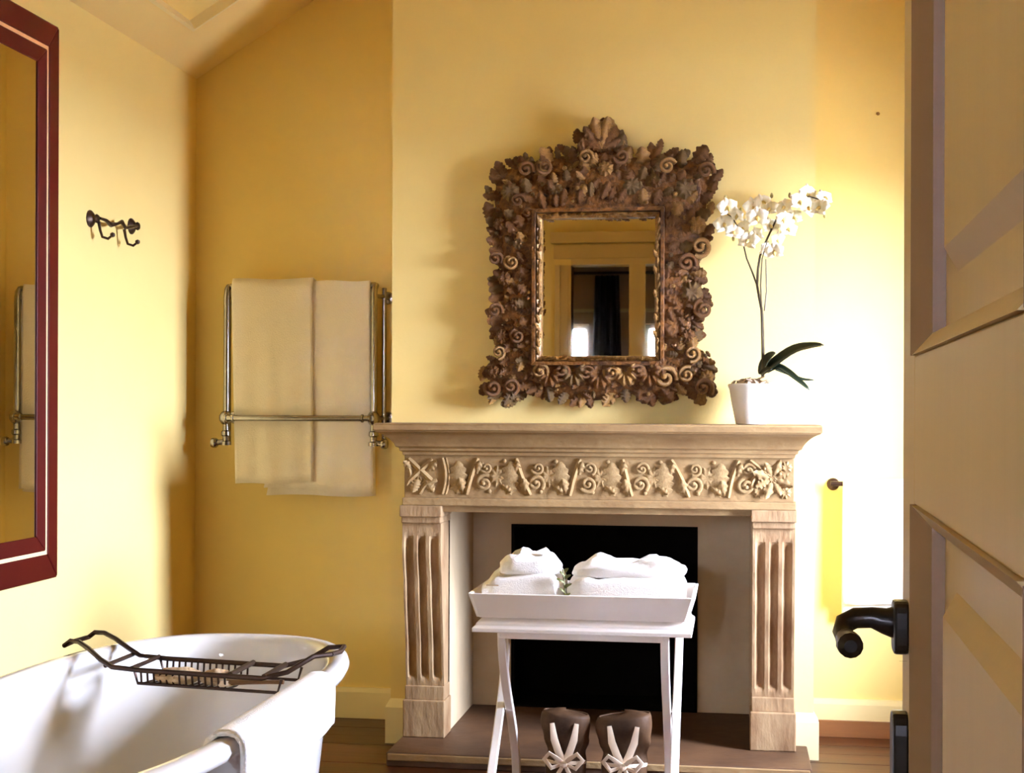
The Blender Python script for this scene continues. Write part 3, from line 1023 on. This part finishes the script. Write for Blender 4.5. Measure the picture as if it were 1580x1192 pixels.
# ================================================================ TOWEL RAIL AND ITS TOWELS
TR = thing('towel_rail', 'chrome heated towel rail on the shadowed left alcove wall', 'towel rail', (-1.70, YA, 1.10))
yr = 5.50
ys = 5.44
for x in (-2.006, -1.398):
    s_ = -1 if x < -1.7 else 1
    MB().tube([(x, yr - .02, 1.125), (x, yr - .02, 1.70), (x, yr - .014, 1.728), (x, yr + .004, 1.742)], .0125, 12).build('post', CHROME, TR)
    MB().tube([(x + s_ * .020, yr + .06, 1.115), (x + s_ * .020, yr + .06, 1.735)], .010, 10).build('rear_post', CHROME, TR)
    for z in (1.215, 1.70):
        MB().tube([(x + s_ * .020, yr + .06, z), (x + s_ * .020, YA, z)], .009, 8).build('wall_bracket', CHROME, TR)
        MB().lathe([(.024, 0), (.026, -.004), (.022, -.010), (.010, -.012)], (x + s_ * .020, YA, z), 'y', 16).build('wall_flange', CHROME, TR)
        MB().tube([(x, yr - .01, z), (x + s_ * .020, yr + .06, z)], .008, 8).build('link', CHROME, TR)
    MB().lathe([(.004, -.028), (.016, -.024), (.025, -.010), (.026, 0), (.025, .010), (.016, .024), (.004, .028)], (x, yr - .03, 1.214), 'z', 16).build('ball_joint', CHROME, TR)
    v = MB().lathe([(.012, .085), (.013, .06), (.019, .055), (.020, .04), (.014, .035), (.013, .018), (.021, .014), (.021, .0)], (x, yr - .025, 1.105), 'z', 16).build('valve', CHROME, TR)
    MB().tube([(x - s_ * -.006, yr - .025, 1.118), (x + s_ * .042, yr - .03, 1.114)], .011, 10).build('valve_tap', CHROME, v)
    MB().lathe([(.018, -.012), (.020, -.006), (.020, .006), (.016, .012)], (x + s_ * .046, yr - .03, 1.114), 'x', 12).build('valve_cap', CHROME, v)
MB().tube([(-2.0, yr + .004, 1.742), (-1.40, yr + .004, 1.742)], .0125, 12).build('top_bar', CHROME, TR)
lb_ = MB().tube([(-2.0, ys, 1.214), (-1.40, ys, 1.214)], .012, 12).build('lower_bar', CHROME, TR)
for x in (-1.995, -1.965, -1.435, -1.405):
    MB().lathe([(.013, -.006), (.017, -.003), (.017, .003), (.013, .006)], (x, ys, 1.214), 'x', 14).build('collar', CHROME, lb_)
for x in (-2.006, -1.398):
    MB().tube([(x, yr - .03, 1.214), (x, ys, 1.214)], .011, 8).build('arm', CHROME, TR)


def hanging_towel(name, label, x0t, x1t, x0b, x1b, zf, zb_, yb, ztop, rad, m_, seed, thick=.009, skew=0.0, group='towels on the chrome rail'):
    """towel over a horizontal bar at y=yb, top z=ztop; zf, zb_ = front and back hem heights"""
    rr = random.Random(seed)
    ph = rr.uniform(0, 6)
    Lf, Lb = ztop - zf, ztop - zb_
    arc = PI * rad
    tot = Lf + arc + Lb

    def fn(u, v):
        s_ = v * tot
        if s_ < Lf:
            z, y, q = zf + s_, yb - rad, 1 - s_ / Lf
        elif s_ < Lf + arc:
            a = (s_ - Lf) / rad
            z, y, q = ztop + rad * math.sin(a), yb - rad * math.cos(a), 0
        else:
            d = s_ - Lf - arc
            z, y, q = ztop - d, yb + rad, d / Lb
        x = lerp(lerp(x0t, x0b, q), lerp(x1t, x1b, q), u)
        y += .006 * math.sin(u * 8 + ph) * q + .003 * math.sin(u * 21 + ph * 2) * q
        z += skew * (u - .5) * (q if s_ < Lf else 0) + .003 * math.sin(u * 7 + ph)
        return (x, y, z)
    mb = MB().grid(fn, 28, 44)
    o = mb.build(name, m_, solid=thick, angle=80, origin=(lerp(x0t, x1t, .5), yb, zf))
    return tag(o, label, 'towel', group)


T1 = hanging_towel('bath_towel', 'wide cream towel with a sharp side fold on the left of the chrome rail', -1.985, -1.650, -1.968, -1.645, .955, 1.02, yr + .004, 1.742, .028, TOWELCREAM, 1, .010, .012)
T2 = hanging_towel('hand_towel', 'narrower cream towel hanging right of the wide one on the chrome rail', -1.660, -1.418, -1.850, -1.402, .928, .905, yr + .004, 1.742, .016, TOWELCREAM, 2, .009, -.02)

# right alcove: rail and white towel
RR = thing('towel_bar', 'small metal towel bar on the bright right alcove wall', 'towel rail', (.40, YA, .97))
MB().lathe([(.022, 0), (.024, -.004), (.018, -.012), (.009, -.016), (.009, -.05)], (.385, YA, .968), 'y', 16).build('bracket', IRON, RR)
MB().lathe([(.022, 0), (.024, -.004), (.018, -.012), (.009, -.016), (.009, -.05)], (.90, YA, .968), 'y', 16).build('bracket', IRON, RR)
MB().tube([(.372, YA - .052, .972), (.91, YA - .052, .972)], .009, 10).build('bar', IRON, RR)
hanging_towel('white_towel', 'bright white towel hanging on the small bar in the right alcove', .418, .78, .416, .78, .515, .455, YA - .052, .974, .013, TOWEL, 5, .009, -.004, None)

# ================================================================ RED MIRROR, HOOKS ON THE LEFT WALL
RM = thing('red_framed_mirror', 'tall mirror with a glossy dark red frame on the wall above the bath', 'mirror', (XL, 3.75, .69))
MY0, MY1, MZ0, MZ1, FW = 2.95, 4.318, .706, 2.476, .142


def frame_side(a0, a1, i0, i1, m_, nm, xa, xb, xc):
    """mitred side: a0,a1 outer corners; i0,i1 inner corners (y,z); xa outer height, xb inner height"""
    q = [a0, a1, i1, i0]
    hh = [xa, xa, xb, xb]
    return MB().hexa([(xc, p[0], p[1]) for p in q], [(h, p[0], p[1]) for p, h in zip(q, hh)])


def mitre(d0, d1, m_, nm, xa, xb, xc, bevel=0):
    O_ = [(MY0 + d0, MZ0 + d0), (MY1 - d0, MZ0 + d0), (MY1 - d0, MZ1 - d0), (MY0 + d0, MZ1 - d0)]
    I_ = [(MY0 + d1, MZ0 + d1), (MY1 - d1, MZ0 + d1), (MY1 - d1, MZ1 - d1), (MY0 + d1, MZ1 - d1)]
    for i in range(4):
        j = (i + 1) % 4
        frame_side(O_[i], O_[j], I_[i], I_[j], m_, nm, xa, xb, xc).build(nm, m_, RM, smooth=False, bevel=bevel)


mitre(0, .082, REDWOOD, 'frame_rail', XL + .050, XL + .056, XL + .001, .006)
mitre(.082, .094, GILDLINE, 'inlay_line', XL + .053, XL + .053, XL + .002)
mitre(.094, FW, REDWOOD, 'inner_rail', XL + .056, XL + .048, XL + .001, .003)
MB().box(XL + .036, XL + .044, MY0 + FW - .01, MY1 - FW + .01, MZ0 + FW - .01, MZ1 - FW + .01).build('mirror_glass', MIRROR, RM, smooth=False)

HK = thing('wall_hook_rack', 'small bronze wall hook rack with two hooks on the left wall', 'hook rack', (XL, 4.80, 1.86))
for y, z in ((4.645, 1.905), (4.985, 1.922)):
    MB().lathe([(.001, .034), (.012, .032), (.016, .026), (.012, .018), (.024, .010), (.030, .004), (.030, 0)], (XL, y, z), 'x', 14).build('rosette', IRON, HK)
MB().tube([(XL + .03, 4.66, 1.908), (XL + .034, 4.70, 1.906), (XL + .034, 4.74, 1.895), (XL + .034, 4.79, 1.905), (XL + .034, 4.83, 1.918), (XL + .034, 4.86, 1.90), (XL + .032, 4.90, 1.908), (XL + .03, 4.975, 1.921)],
          [.005, .006, .009, .005, .008, .006, .007, .005], 8).build('bar', IRON, HK)
for y, z in ((4.65, 1.895), (4.86, 1.895)):
    MB().tube([(XL + .03, y, z), (XL + .034, y + .004, z - .03), (XL + .04, y + .008, z - .052), (XL + .058, y + .014, z - .058), (XL + .072, y + .018, z - .046)], [.006, .005, .005, .005, .004], 8).build('hook', IRON, HK)
    MB().lathe([(.001, -.009), (.008, -.005), (.009, 0), (.008, .005), (.001, .009)], (XL + .073, y + .018, z - .044), 'z', 10).build('hook_tip', IRON, HK)

# ================================================================ BATH
TBX, TBR, TBY0, TBY1, TBZ = -1.320, .395, 2.06, 3.86, .62
TUB = thing('bathtub', 'white roll-top bathtub along the left wall', 'bathtub', (TBX, 2.96, 0))


def stad(t, r):
    """rounded plan: half-ellipses at the ends joined by straight sides; r = offset from rim edge inward"""
    a = t * 2 * PI
    hx = TBR - r
    hy = (TBY1 - TBY0) / 2 - r
    n_ = 2.55
    c, s_ = math.cos(a), math.sin(a)
    return (TBX + hx * math.copysign(abs(c) ** (2 / n_), c), (TBY0 + TBY1) / 2 + hy * math.copysign(abs(s_) ** (2 / (n_ + .7)), s_))


tprof = [(.095, .115), (.090, .20), (.072, .35), (.058, .48), (.050, .560), (.040, .574), (.020, .576), (.006, .584), (.0, .598), (.004, .612), (.018, .6205), (.036, .6205),
         (.052, .613), (.060, .600), (.066, .56), (.074, .48), (.092, .34), (.118, .235), (.165, .178), (.235, .160), (.30, .156)]
mb = MB()
nT = 96
vs, fs = [], []
for (r, z) in tprof:
    for k in range(nT):
        p = stad(k / nT, r)
        vs.append((p[0], p[1], z))
for i in range(len(tprof) - 1):
    for k in range(nT):
        l = (k + 1) % nT
        fs.append((i * nT + k, i * nT + l, (i + 1) * nT + l, (i + 1) * nT + k))
fs.append(tuple(range(nT - 1, -1, -1)))
fs.append(tuple((len(tprof) - 1) * nT + k for k in range(nT)))
mb.add(vs, fs)
mb.build('tub_shell', ENAMEL, TUB, angle=50)
for sx in (-1, 1):
    for y in (2.50, 3.42):
        x = TBX + sx * .25
        MB().tube([(x, y, .14), (x + sx * .03, y, .10), (x + sx * .05, y, .05), (x + sx * .055, y, .022), (x + sx * .07, y, .011)], [.05, .04, .026, .022, .012], 10).build('claw_foot', IRON, TUB)
mb = MB().lathe([(.020, .0), (.026, .002), (.026, .005), (.012, .006)], (TBX, 2.9, .156), 'z', 18)
mb.build('drain', CHROME, TUB)

# towel over the right rim
RO = TBX + TBR
tab = [(-.078, .50), (-.074, .555), (-.069, .600), (-.062, .617), (-.045, .631), (-.022, .633), (-.006, .629), (.006, .614), (.0085, .590), (.008, .555)]


def tub_towel(u, v):
    y = lerp(2.60, 3.225, u)
    i = min(int(v * 13), 12)
    q = v * 13
    drop = lerp(.30, .535, min(1, max(0, (u - .40) / .20)) ** 1.0)      # hem height on the outside
    drop = interp(u, [(0, .28), (.50, .30), (.56, .47), (.64, .505), (1, .515)])
    ytop = lerp(2.635, 3.285, u)
    if q <= 9:
        k_ = int(min(q, 8.999))
        f = q - k_
        x, z = lerp(tab[k_][0], tab[k_ + 1][0], f), lerp(tab[k_][1], tab[k_ + 1][1], f)
        if k_ < 2:
            z = max(z, .555 + .03 * u)
    else:
        f = (q - 9) / 4
        x, z = .008 - .006 * f, lerp(.555, drop, f)
        y += .018 * math.sin(f * 1.4)
    # follow the curve of the rim at the far end
    yc = TBY1 - .42
    if y > yc:
        w = math.asin(min(1, (y - yc) / .42))
        x -= TBR * (1 - math.cos(w)) * .55
    out_ = 1 if q > 6 else 0
    x += out_ * .003 * math.sin(u * 17) * min(1, (q - 6) / 4) if out_ else 0
    return (RO + x, y, z)


mb = MB().grid(tub_towel, 40, 40)
tag(mb.build('bath_mat_towel', TOWEL, solid=.011, angle=80, origin=(RO, 2.95, .63)), 'thick white towel draped over the near rim of the bath', 'towel')

# bath caddy
CD = thing('bath_caddy', 'dark wire bath caddy laid across the bathtub rim', 'bath caddy', (-1.36, 3.42, .62))


def rail(dy, nm):
    pts = [(-1.735, 3.600 + dy * .85, .626), (-1.715, 3.595 + dy * .85, .640), (-1.68, 3.575 + dy * .9, .642), (-1.63, 3.53 + dy * .95, .634), (-1.57, 3.475 + dy, .618), (-1.53, 3.455 + dy, .604), (-1.45, 3.445 + dy, .600),
           (-1.12, 3.395 + dy, .600), (-1.065, 3.42 + dy, .612), (-1.02, 3.47 + dy * .8, .640), (-.985, 3.50 + dy * .7, .640)]
    MB().tube(pts, .0065, 8).build(nm, IRON, CD)


rail(.085, 'rail')
rail(-.085, 'rail')


def cy(x):
    return lerp(3.445, 3.395, (x + 1.45) / .33)


MB().tube([(-1.735, 3.600 - .072, .626), (-1.742, 3.60, .626), (-1.735, 3.600 + .072, .626)], .0065, 8).build('end_loop', IRON, CD)
MB().tube([(-.985, 3.50 - .06, .640), (-.978, 3.50, .637), (-.985, 3.50 + .06, .640)], .0065, 8).build('end_loop', IRON, CD)
for x, r in ((-1.555, .006), (-1.475, .006), (-1.205, .007), (-1.115, .007)):
    MB().tube([(x, cy(x) - .085 + .01 * (x < -1.5), .604), (x, cy(x) + .085 + .01 * (x < -1.5), .604)], r, 8).build('cross_bar', IRON, CD)
for i in range(14):
    x = lerp(-1.45, -1.22, i / 13)
    MB().tube([(x, cy(x) - .085, .600), (x, cy(x) - .080, .566), (x, cy(x), .560), (x, cy(x) + .080, .566), (x, cy(x) + .085, .600)], .0028, 6).build('wire', IRON, CD)
for dy in (-.082, .082):
    MB().tube([(-1.47, cy(-1.47) + dy, .600), (-1.46, cy(-1.46) + dy, .567), (-1.08, cy(-1.08) + dy, .567), (-1.07, cy(-1.07) + dy, .600)], .004, 6).build('basket_rim', IRON, CD)
# bits in the caddy
mb = MB()


def lump(cx_, cy_, cz_, ax, ay, az, seed):
    def fn(u, v):
        a, b_ = u * 2 * PI, (v - .5) * PI
        d = Vector((math.cos(a) * math.cos(b_), math.sin(a) * math.cos(b_), math.sin(b_)))
        k_ = 1 + .22 * noise.noise(d * 2.6 + Vector((seed, 0, 0)))
        return (cx_ + d.x * ax * k_, cy_ + d.y * ay * k_, cz_ + d.z * az * k_)
    return MB().grid(fn, 22, 12, closeu=True)


tag(lump(-1.365, 3.39, .584, .060, .045, .020, 1.0).build('loofah', SPONGE, origin=(-1.365, 3.39, .564)), 'long tan loofah in the slatted part of the bath caddy', 'loofah')
tag(lump(-1.265, 3.385, .584, .036, .040, .020, 5.0).build('sea_sponge', SPONGE, origin=(-1.265, 3.385, .564)), 'small tan sponge beside the loofah in the bath caddy', 'sponge')
t = thing('bath_brush', 'brown wooden bath brush lying at the right end of the bath caddy', 'brush', (-1.14, 3.37, .575))
MB().tube([(-1.22, 3.345, .582), (-1.17, 3.35, .582), (-1.12, 3.352, .583), (-1.08, 3.355, .584)], [.014, .009, .007, .008], 8, flat=.7).build('handle', BRUSHWOOD, t)
MB().lathe([(.018, 0), (.020, .004), (.016, .014), (.006, .016)], (-1.225, 3.345, .572), 'z', 14).build('brush_head', RIBBON, t)

# ================================================================ TRAY STAND WITH TRAY
SX0, SX1, SY0, SY1, SZ = -.815, -.122, 4.45, 4.83, .555
TS = thing('tray_stand', 'off-white folding tray stand with crossed curved legs before the fireplace', 'stand', (-.47, 4.64, 0))
mb = MB()
rp_ = [(0, .552), (.0, .558), (-.010, .566), (-.012, .572), (-.014, .5745), (-.030, .590)]
vs, fs = [], []
for o, z in [(0, .545)] + rp_:
    vs += [(SX0 - o, SY0 - o, z), (SX1 + o, SY0 - o, z), (SX1 + o, SY1 + o, z), (SX0 - o, SY1 + o, z)]
nn = len(rp_) + 1
for i in range(nn - 1):
    for k in range(4):
        l = (k + 1) % 4
        fs.append((i * 4 + k, i * 4 + l, i * 4 + 4 + l, i * 4 + 4 + k))
fs += [(3, 2, 1, 0), tuple((nn - 1) * 4 + k for k in range(4))]
mb.add([(x if abs(o_) else x, y, z) for (x, y, z), o_ in zip(vs, [1] * len(vs))], fs)
mb.build('top_frame', WHITEWOOD, TS, smooth=False, bevel=.002)


def leg(x, y_top, y_bot, bow, dx_top):
    def c(t):
        q = t * t * (3 - 2 * t)
        y = lerp(y_top, y_bot, q)
        return (x + dx_top * (1 - t) ** 2 + bow * math.sin(PI * t) * .5, y, lerp(.546, 0.0, t))
    n = 14
    vs, fs = [], []
    w, d = .0135, .014
    for i in range(n):
        p = c(i / (n - 1))
        vs += [(p[0] - w, p[1] - d, p[2]), (p[0] + w, p[1] - d, p[2]), (p[0] + w, p[1] + d, p[2]), (p[0] - w, p[1] + d, p[2])]
    for i in range(n - 1):
        for k in range(4):
            l = (k + 1) % 4
            fs.append((i * 4 + k, i * 4 + l, i * 4 + 4 + l, i * 4 + 4 + k))
    fs += [(3, 2, 1, 0), tuple((n - 1) * 4 + k for k in range(4))]
    MB().add(vs, fs).build('leg', WHITEWOOD, TS, bevel=.003, angle=30)


leg(-.762, 4.80, 4.47, .022, .0)       # left pair, crossing scissor fashion
leg(-.722, 4.48, 4.80, .0, .0)
leg(-.176, 4.80, 4.47, .0, .004)
leg(-.206, 4.48, 4.80, .0, .0)
for y, z in ((4.47, .525), (4.81, .525)):
    MB().box(-.73, -.21, y - .010, y + .010, z - .0, z + .021).build('stretcher', WHITEWOOD, TS, smooth=False, bevel=.003)
for x in (-.737, -.191):
    MB().lathe([(.007, -.022), (.009, -.020), (.009, .020), (.007, .022)], (x, 4.64, .275), 'x', 12).build('pivot', CHROME, TS)

TY = thing('serving_tray', 'off-white flared wooden tray resting on the folding stand', 'tray', (-.47, 4.64, .5905))
TX0, TX1, TY0, TY1 = SX0 + .022, SX1 - .022, SY0 + .022, SY1 - .022
MB().box(TX0, TX1, TY0, TY1, .591, .603).build('tray_base', WHITEWOOD, TY, smooth=False)
FLR, TH = .024, .078


def tray_wall(a, c, oa, oc, nrm):
    """a,c inner bottom corners; oa, oc top corners"""
    nx, ny = nrm
    th = .010
    MB().hexa([(a[0], a[1], .591), (c[0], c[1], .591), (c[0] + nx * th, c[1] + ny * th, .591), (a[0] + nx * th, a[1] + ny * th, .591)],
              [(oa[0], oa[1], .591 + TH), (oc[0], oc[1], .591 + TH), (oc[0] + nx * th, oc[1] + ny * th, .591 + TH), (oa[0] + nx * th, oa[1] + ny * th, .591 + TH)]).build('tray_side', WHITEWOOD, TY, smooth=False, bevel=.002)


tray_wall((TX0, TY0), (TX1, TY0), (TX0 - FLR, TY0 - FLR), (TX1 + FLR, TY0 - FLR), (0, -1))
tray_wall((TX0, TY1), (TX1, TY1), (TX0 - FLR, TY1 + FLR), (TX1 + FLR, TY1 + FLR), (0, 1))
tray_wall((TX0, TY0), (TX0, TY1), (TX0 - FLR, TY0 - FLR), (TX0 - FLR, TY1 + FLR), (-1, 0))
tray_wall((TX1, TY0), (TX1, TY1), (TX1 + FLR, TY0 - FLR), (TX1 + FLR, TY1 + FLR), (1, 0))


def soft_block(cx_, cy_, z0, hx, hy, h, seed, tops=None, layers=3, lumpy=.012, ex=.28):
    """folded cloth: rounded block with fold grooves and rumpled top"""
    off = Vector((seed * 7.3, seed * 1.7, 0))

    def se(c, e):
        return math.copysign(abs(c) ** e, c)

    def fn(u, v):
        a, b_ = u * 2 * PI, (v - .5) * PI
        ca, sa, cb, sb = math.cos(a), math.sin(a), math.cos(b_), math.sin(b_)
        x, y, z = se(cb, .45) * se(ca, ex), se(cb, .45) * se(sa, ex), se(sb, .45)
        w = (z + 1) / 2
        g = 1 - .022 * (abs(math.sin(w * PI * layers)) < .28)
        k_ = 1 + .05 * noise.noise(Vector((x * 1.6, y * 1.6, z)) + off)
        hz = h
        if tops:
            hz = h * interp((x + 1) / 2, tops)
        hz *= 1 + lumpy / h * 2.2 * noise.noise(Vector((x * 3.2, y * 2.6, 0)) + off) * w
        return (cx_ + x * hx * g * k_, cy_ + y * hy * g * k_, z0 + w * hz)
    return MB().grid(fn, 64, 30, closeu=True)


GT = 'white linens on the serving tray'
o = soft_block(-.667, 4.64, .604, .128, .15, .135, 1, [(0, .80), (.35, 1.0), (1, .88)], 3).build('folded_towel', TOWEL, origin=(-.667, 4.64, .604))
tag(o, 'folded white towel with a small stitched mark, left side of the tray', 'towel', GT)
MB().box(-.775, -.735, 4.4885, 4.4905, .688, .692).build('stitched_mark', THREAD, o, smooth=False)
tag(soft_block(-.650, 4.62, .716, .096, .12, .068, 4, [(0, .7), (.18, .95), (.40, 1.05), (.55, .92), (.75, 1.0), (1, .55)], 2, .009, .5).build('crumpled_cloth', TOWEL, origin=(-.650, 4.62, .716)),
    'crumpled white cloth heaped on the left folded towel', 'cloth', GT)
tag(soft_block(-.333, 4.645, .604, .188, .160, .130, 2, [(0, .92), (.5, 1.0), (1, .92)], 2).build('folded_towel', TOWEL, origin=(-.328, 4.64, .604)),
    'longer folded white towel on the right side of the tray', 'towel', GT)
tag(soft_block(-.328, 4.64, .712, .182, .140, .054, 8, [(0, .7), (.2, 1.0), (.34, .9), (.55, .82), (.72, 1.1), (1, .75)], 2, .011, .5).build('crumpled_cloth', TOWEL, origin=(-.330, 4.63, .712)),
    'crumpled white cloth spread on the right folded towel', 'cloth', GT)
SP = thing('olive_sprig', 'small green leafy sprig tucked between the two folded towels', 'sprig', (-.522, 4.50, .66))
MB().tube([(-.524, 4.500, .615), (-.522, 4.494, .66), (-.525, 4.492, .70), (-.530, 4.500, .745)], .0025, 6).build('stalk', SPRIG, SP)
for i, (dz, dx) in enumerate(((.66, .015), (.675, -.012), (.69, .018), (.705, -.02), (.718, .016), (.728, -.012), (.738, .010))):
    strap_leaf([(-.523, 4.494, dz), (-.523 + dx * .6, 4.484, dz + .008), (-.523 + dx * 1.3, 4.482, dz + .012)], .006, (0, 0, 1)).build('leaf', SPRIG, SP)


# ================================================================ TIED POUCHES ON THE HEARTH
def pouch(cx_, cy_, z0, wx, h, label, seed, flap):
    t = thing('tied_pouch', label, 'pouch', (cx_, cy_, z0), 'tied pouches under the tray stand')
    off = Vector((seed * 3.1, 0, 0))

    def body(u, v):
        a = u * 2 * PI
        prof_ = interp(v, [(0, .55), (.12, .80), (.32, .80), (.46, .74), (.62, .90), (.85, 1.0), (.97, .96), (1, .90)])
        k_ = 1 + .07 * noise.noise(Vector((math.cos(a), math.sin(a), v * 3)) + off)
        k_ += .03 * math.cos(9 * a) * (1 if .3 < v < .65 else .3)
        x = math.cos(a) * wx * prof_ * k_
        y = math.sin(a) * wx * .55 * prof_ * k_
        z = v * h * (1 + flap * .10 * math.cos(a) * v)
        return (cx_ + x, cy_ + y, z0 + z)
    MB().grid(body, 36, 22, closeu=True).build('pouch_body', POUCH, t, solid=.005, angle=80)

    def lidf(u, v):
        a = u * 2 * PI
        r = wx * .90 * v
        return (cx_ + math.cos(a) * r, cy_ + math.sin(a) * r * .55, z0 + h * .985 * (1 + flap * .10 * math.cos(a)) + .012 * (1 - v * v))
    MB().grid(lidf, 28, 6, closeu=True).build('pouch_flap', POUCH, t, angle=80)
    yf = cy_ - wx * .55
    kz = z0 + h * .32
    kn = (cx_, yf - .004, kz)

    def rib(pts, w, nm='ribbon'):
        MB().tube(pts, [w * .8] + [w] * (len(pts) - 2) + [w * .6], 6, flat=.30, up=(0, 1, 0)).build(nm, RIBBON, t)
    for s_ in (-1, 1):
        rib([kn, (cx_ + s_ * wx * .22, yf - .008, kz + h * .16), (cx_ + s_ * wx * .40, yf - .010, kz + h * .34), (cx_ + s_ * wx * .50, yf - .002, kz + h * .56)], .014)
        rib([kn, (cx_ + s_ * .020, yf - .030, kz + .022), (cx_ + s_ * .046, yf - .032, kz + .040), (cx_ + s_ * .064, yf - .024, kz + .018), (cx_ + s_ * .040, yf - .026, kz - .010), kn], .009, 'bow_loop')
        rib([kn, (cx_ + s_ * .018, yf - .012, kz - .03), (cx_ + s_ * .030, yf - .012, kz - .060), (cx_ + s_ * .040, yf - .010, kz - .085)], .008, 'bow_tail')
    rib([(cx_ + math.cos(a) * (wx * .79 + .004), cy_ + math.sin(a) * (wx * .55 * .79 + .004), kz) for a in [PI * 1.02 + PI * .96 * i / 12 for i in range(13)]], .007)
    MB().lathe([(.001, -.010), (.010, -.007), (.013, 0), (.010, .007), (.001, .010)], (kn[0], kn[1] - .010, kn[2]), 'y', 10).build('knot', RIBBON, t)
    return t


pouch(-.548, 4.755, 0.0, .082, .238, 'left brown pouch tied with a cream bow under the tray stand', 1, -.3)
pouch(-.352, 4.755, 0.0, .092, .236, 'right brown pouch tied with a cream bow under the tray stand', 2, .4)

# ================================================================ OPEN DOOR
DW, DTH = .86, .052
hinge = Vector((.144, NEAR + .012, 0))
DR = bpy.data.objects.new('door_1', None)
COL.objects.link(DR)
DR.location = hinge
DR.rotation_euler = (0, 0, -math.atan2(.0334, 1.0))
tag(DR, 'open cream panelled door with black lever handle', None, None, 'structure')


# local frame: x = into wall side (thickness, +x), y = from hinge to free edge, z up; visible face at x = 0
def dpart(nm, mb, m_, parent=None, **k):
    o = bpy.data.objects.new(nm, mb.mesh(nm, Vector((0, 0, 0)), k.get('smooth', False), k.get('angle', 40)))
    o.data.materials.append(m_)
    COL.objects.link(o)
    o.parent = parent or DR
    if k.get('bevel'):
        q = o.modifiers.new('bevel', 'BEVEL')
        q.width = k['bevel']
        q.segments = 2
        q.limit_method = 'ANGLE'
    return o


SW = .125
DH = 2.22
RAILS = [(.012, .23), (1.163, 1.302), (2.08, DH)]
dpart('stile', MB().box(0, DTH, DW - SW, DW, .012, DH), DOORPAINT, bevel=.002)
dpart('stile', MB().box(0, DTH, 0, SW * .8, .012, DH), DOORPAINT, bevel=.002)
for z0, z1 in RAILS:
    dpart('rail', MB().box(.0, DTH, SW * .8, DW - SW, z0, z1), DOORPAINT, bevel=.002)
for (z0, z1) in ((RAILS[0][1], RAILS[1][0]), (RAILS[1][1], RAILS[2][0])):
    y0, y1 = SW * .8, DW - SW
    p = dpart('panel', MB().box(.026, .036, y0, y1, z0, z1), DOORPAINT)
    # raised field with sloped shoulders
    e, f, g, h_ = .068, .086, .110, .132       # shoulder and field margins: up-down e, f; along the door g, h_
    mbf = MB().hexa([(.026, y0 + .03, z0 + e), (.026, y1 - g, z0 + e), (.026, y1 - g, z1 - e), (.026, y0 + .03, z1 - e)],
                    [(.012, y0 + .05, z0 + f), (.012, y1 - h_, z0 + f), (.012, y1 - h_, z1 - f), (.012, y0 + .05, z1 - f)])
    dpart('raised_field', mbf, DOORPAINT, p)
    # mouldings round the recess
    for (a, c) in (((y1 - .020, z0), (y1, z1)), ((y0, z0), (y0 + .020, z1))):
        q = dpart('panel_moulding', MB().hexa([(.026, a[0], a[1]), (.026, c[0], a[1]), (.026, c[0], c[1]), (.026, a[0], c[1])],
                                              [(.014 if a[0] > .4 else -.004, a[0], a[1]), (-.004 if a[0] > .4 else .014, c[0], a[1]), (-.004 if a[0] > .4 else .014, c[0], c[1]), (.014 if a[0] > .4 else -.004, a[0], c[1])]), DOORSHADE, p)
    dpart('panel_moulding', MB().hexa([(.026, y0 + .02, z0), (.026, y1 - .02, z0), (.026, y1 - .02, z0 + .02), (.026, y0 + .02, z0 + .02)],
                                      [(-.004, y0 + .02, z0), (-.004, y1 - .02, z0), (.014, y1 - .02, z0 + .02), (.014, y0 + .02, z0 + .02)]), DOORPAINT, p)
    dpart('panel_moulding', MB().hexa([(.026, y0 + .02, z1 - .02), (.026, y1 - .02, z1 - .02), (.026, y1 - .02, z1), (.026, y0 + .02, z1)],
                                      [(.014, y0 + .02, z1 - .02), (.014, y1 - .02, z1 - .02), (-.004, y1 - .02, z1), (-.004, y0 + .02, z1)]), DOORPAINT, p)
hy_ = DW - .055
hz_ = 1.038
# handle: back plate, neck, lever turning toward the hinge
dh = dpart('door_handle', MB().tube([(0.002, hy_, hz_ - .034), (-.0075, hy_, hz_ - .034)], .0001, 4), BLACKMETAL)


def plate(zc, h, w, th, parent, nm):
    poly = []
    for k in range(20):
        a = 2 * PI * k / 20
        c, s_ = math.cos(a), math.sin(a)
        poly.append((hy_ + w / 2 * math.copysign(abs(c) ** .6, c), zc + h / 2 * math.copysign(abs(s_) ** .45, s_)))
    return dpart(nm, MB().prism(poly, 'x', -th, 0.001), BLACKMETAL, parent, bevel=.003)


plate(hz_, .053, .042, .014, dh, 'back_plate')
dpart('lever_neck', MB().tube([(-.010, hy_, hz_ + .004), (-.022, hy_, hz_ + .005), (-.034, hy_, hz_ + .008), (-.050, hy_, hz_ + .007), (-.060, hy_ - .003, hz_ + .002), (-.0625, hy_ - .010, hz_ - .005), (-.060, hy_ - .024, hz_ - .010)],
                              [.017, .013, .0105, .0105, .0105, .010, .010], 12), BLACKMETAL, dh, smooth=True)
dpart('lever_grip', MB().tube([(-.060, hy_ - .020, hz_ - .010), (-.059, hy_ - .04, hz_ - .010), (-.0585, hy_ - .06, hz_ - .009), (-.058, hy_ - .078, hz_ - .008), (-.058, hy_ - .084, hz_ - .008)], [.010, .011, .0125, .012, .006], 14), BLACKMETAL, dh, smooth=True)
plate(.905, .100, .042, .015, None, 'lock_plate')
dpart('hinge', MB().lathe([(.008, -.05), (.008, .05)], (-.004, -.004, 1.85), 'z', 10), BLACKMETAL, smooth=True)
dpart('hinge', MB().lathe([(.008, -.05), (.008, .05)], (-.004, -.004, .35), 'z', 10), BLACKMETAL, smooth=True)
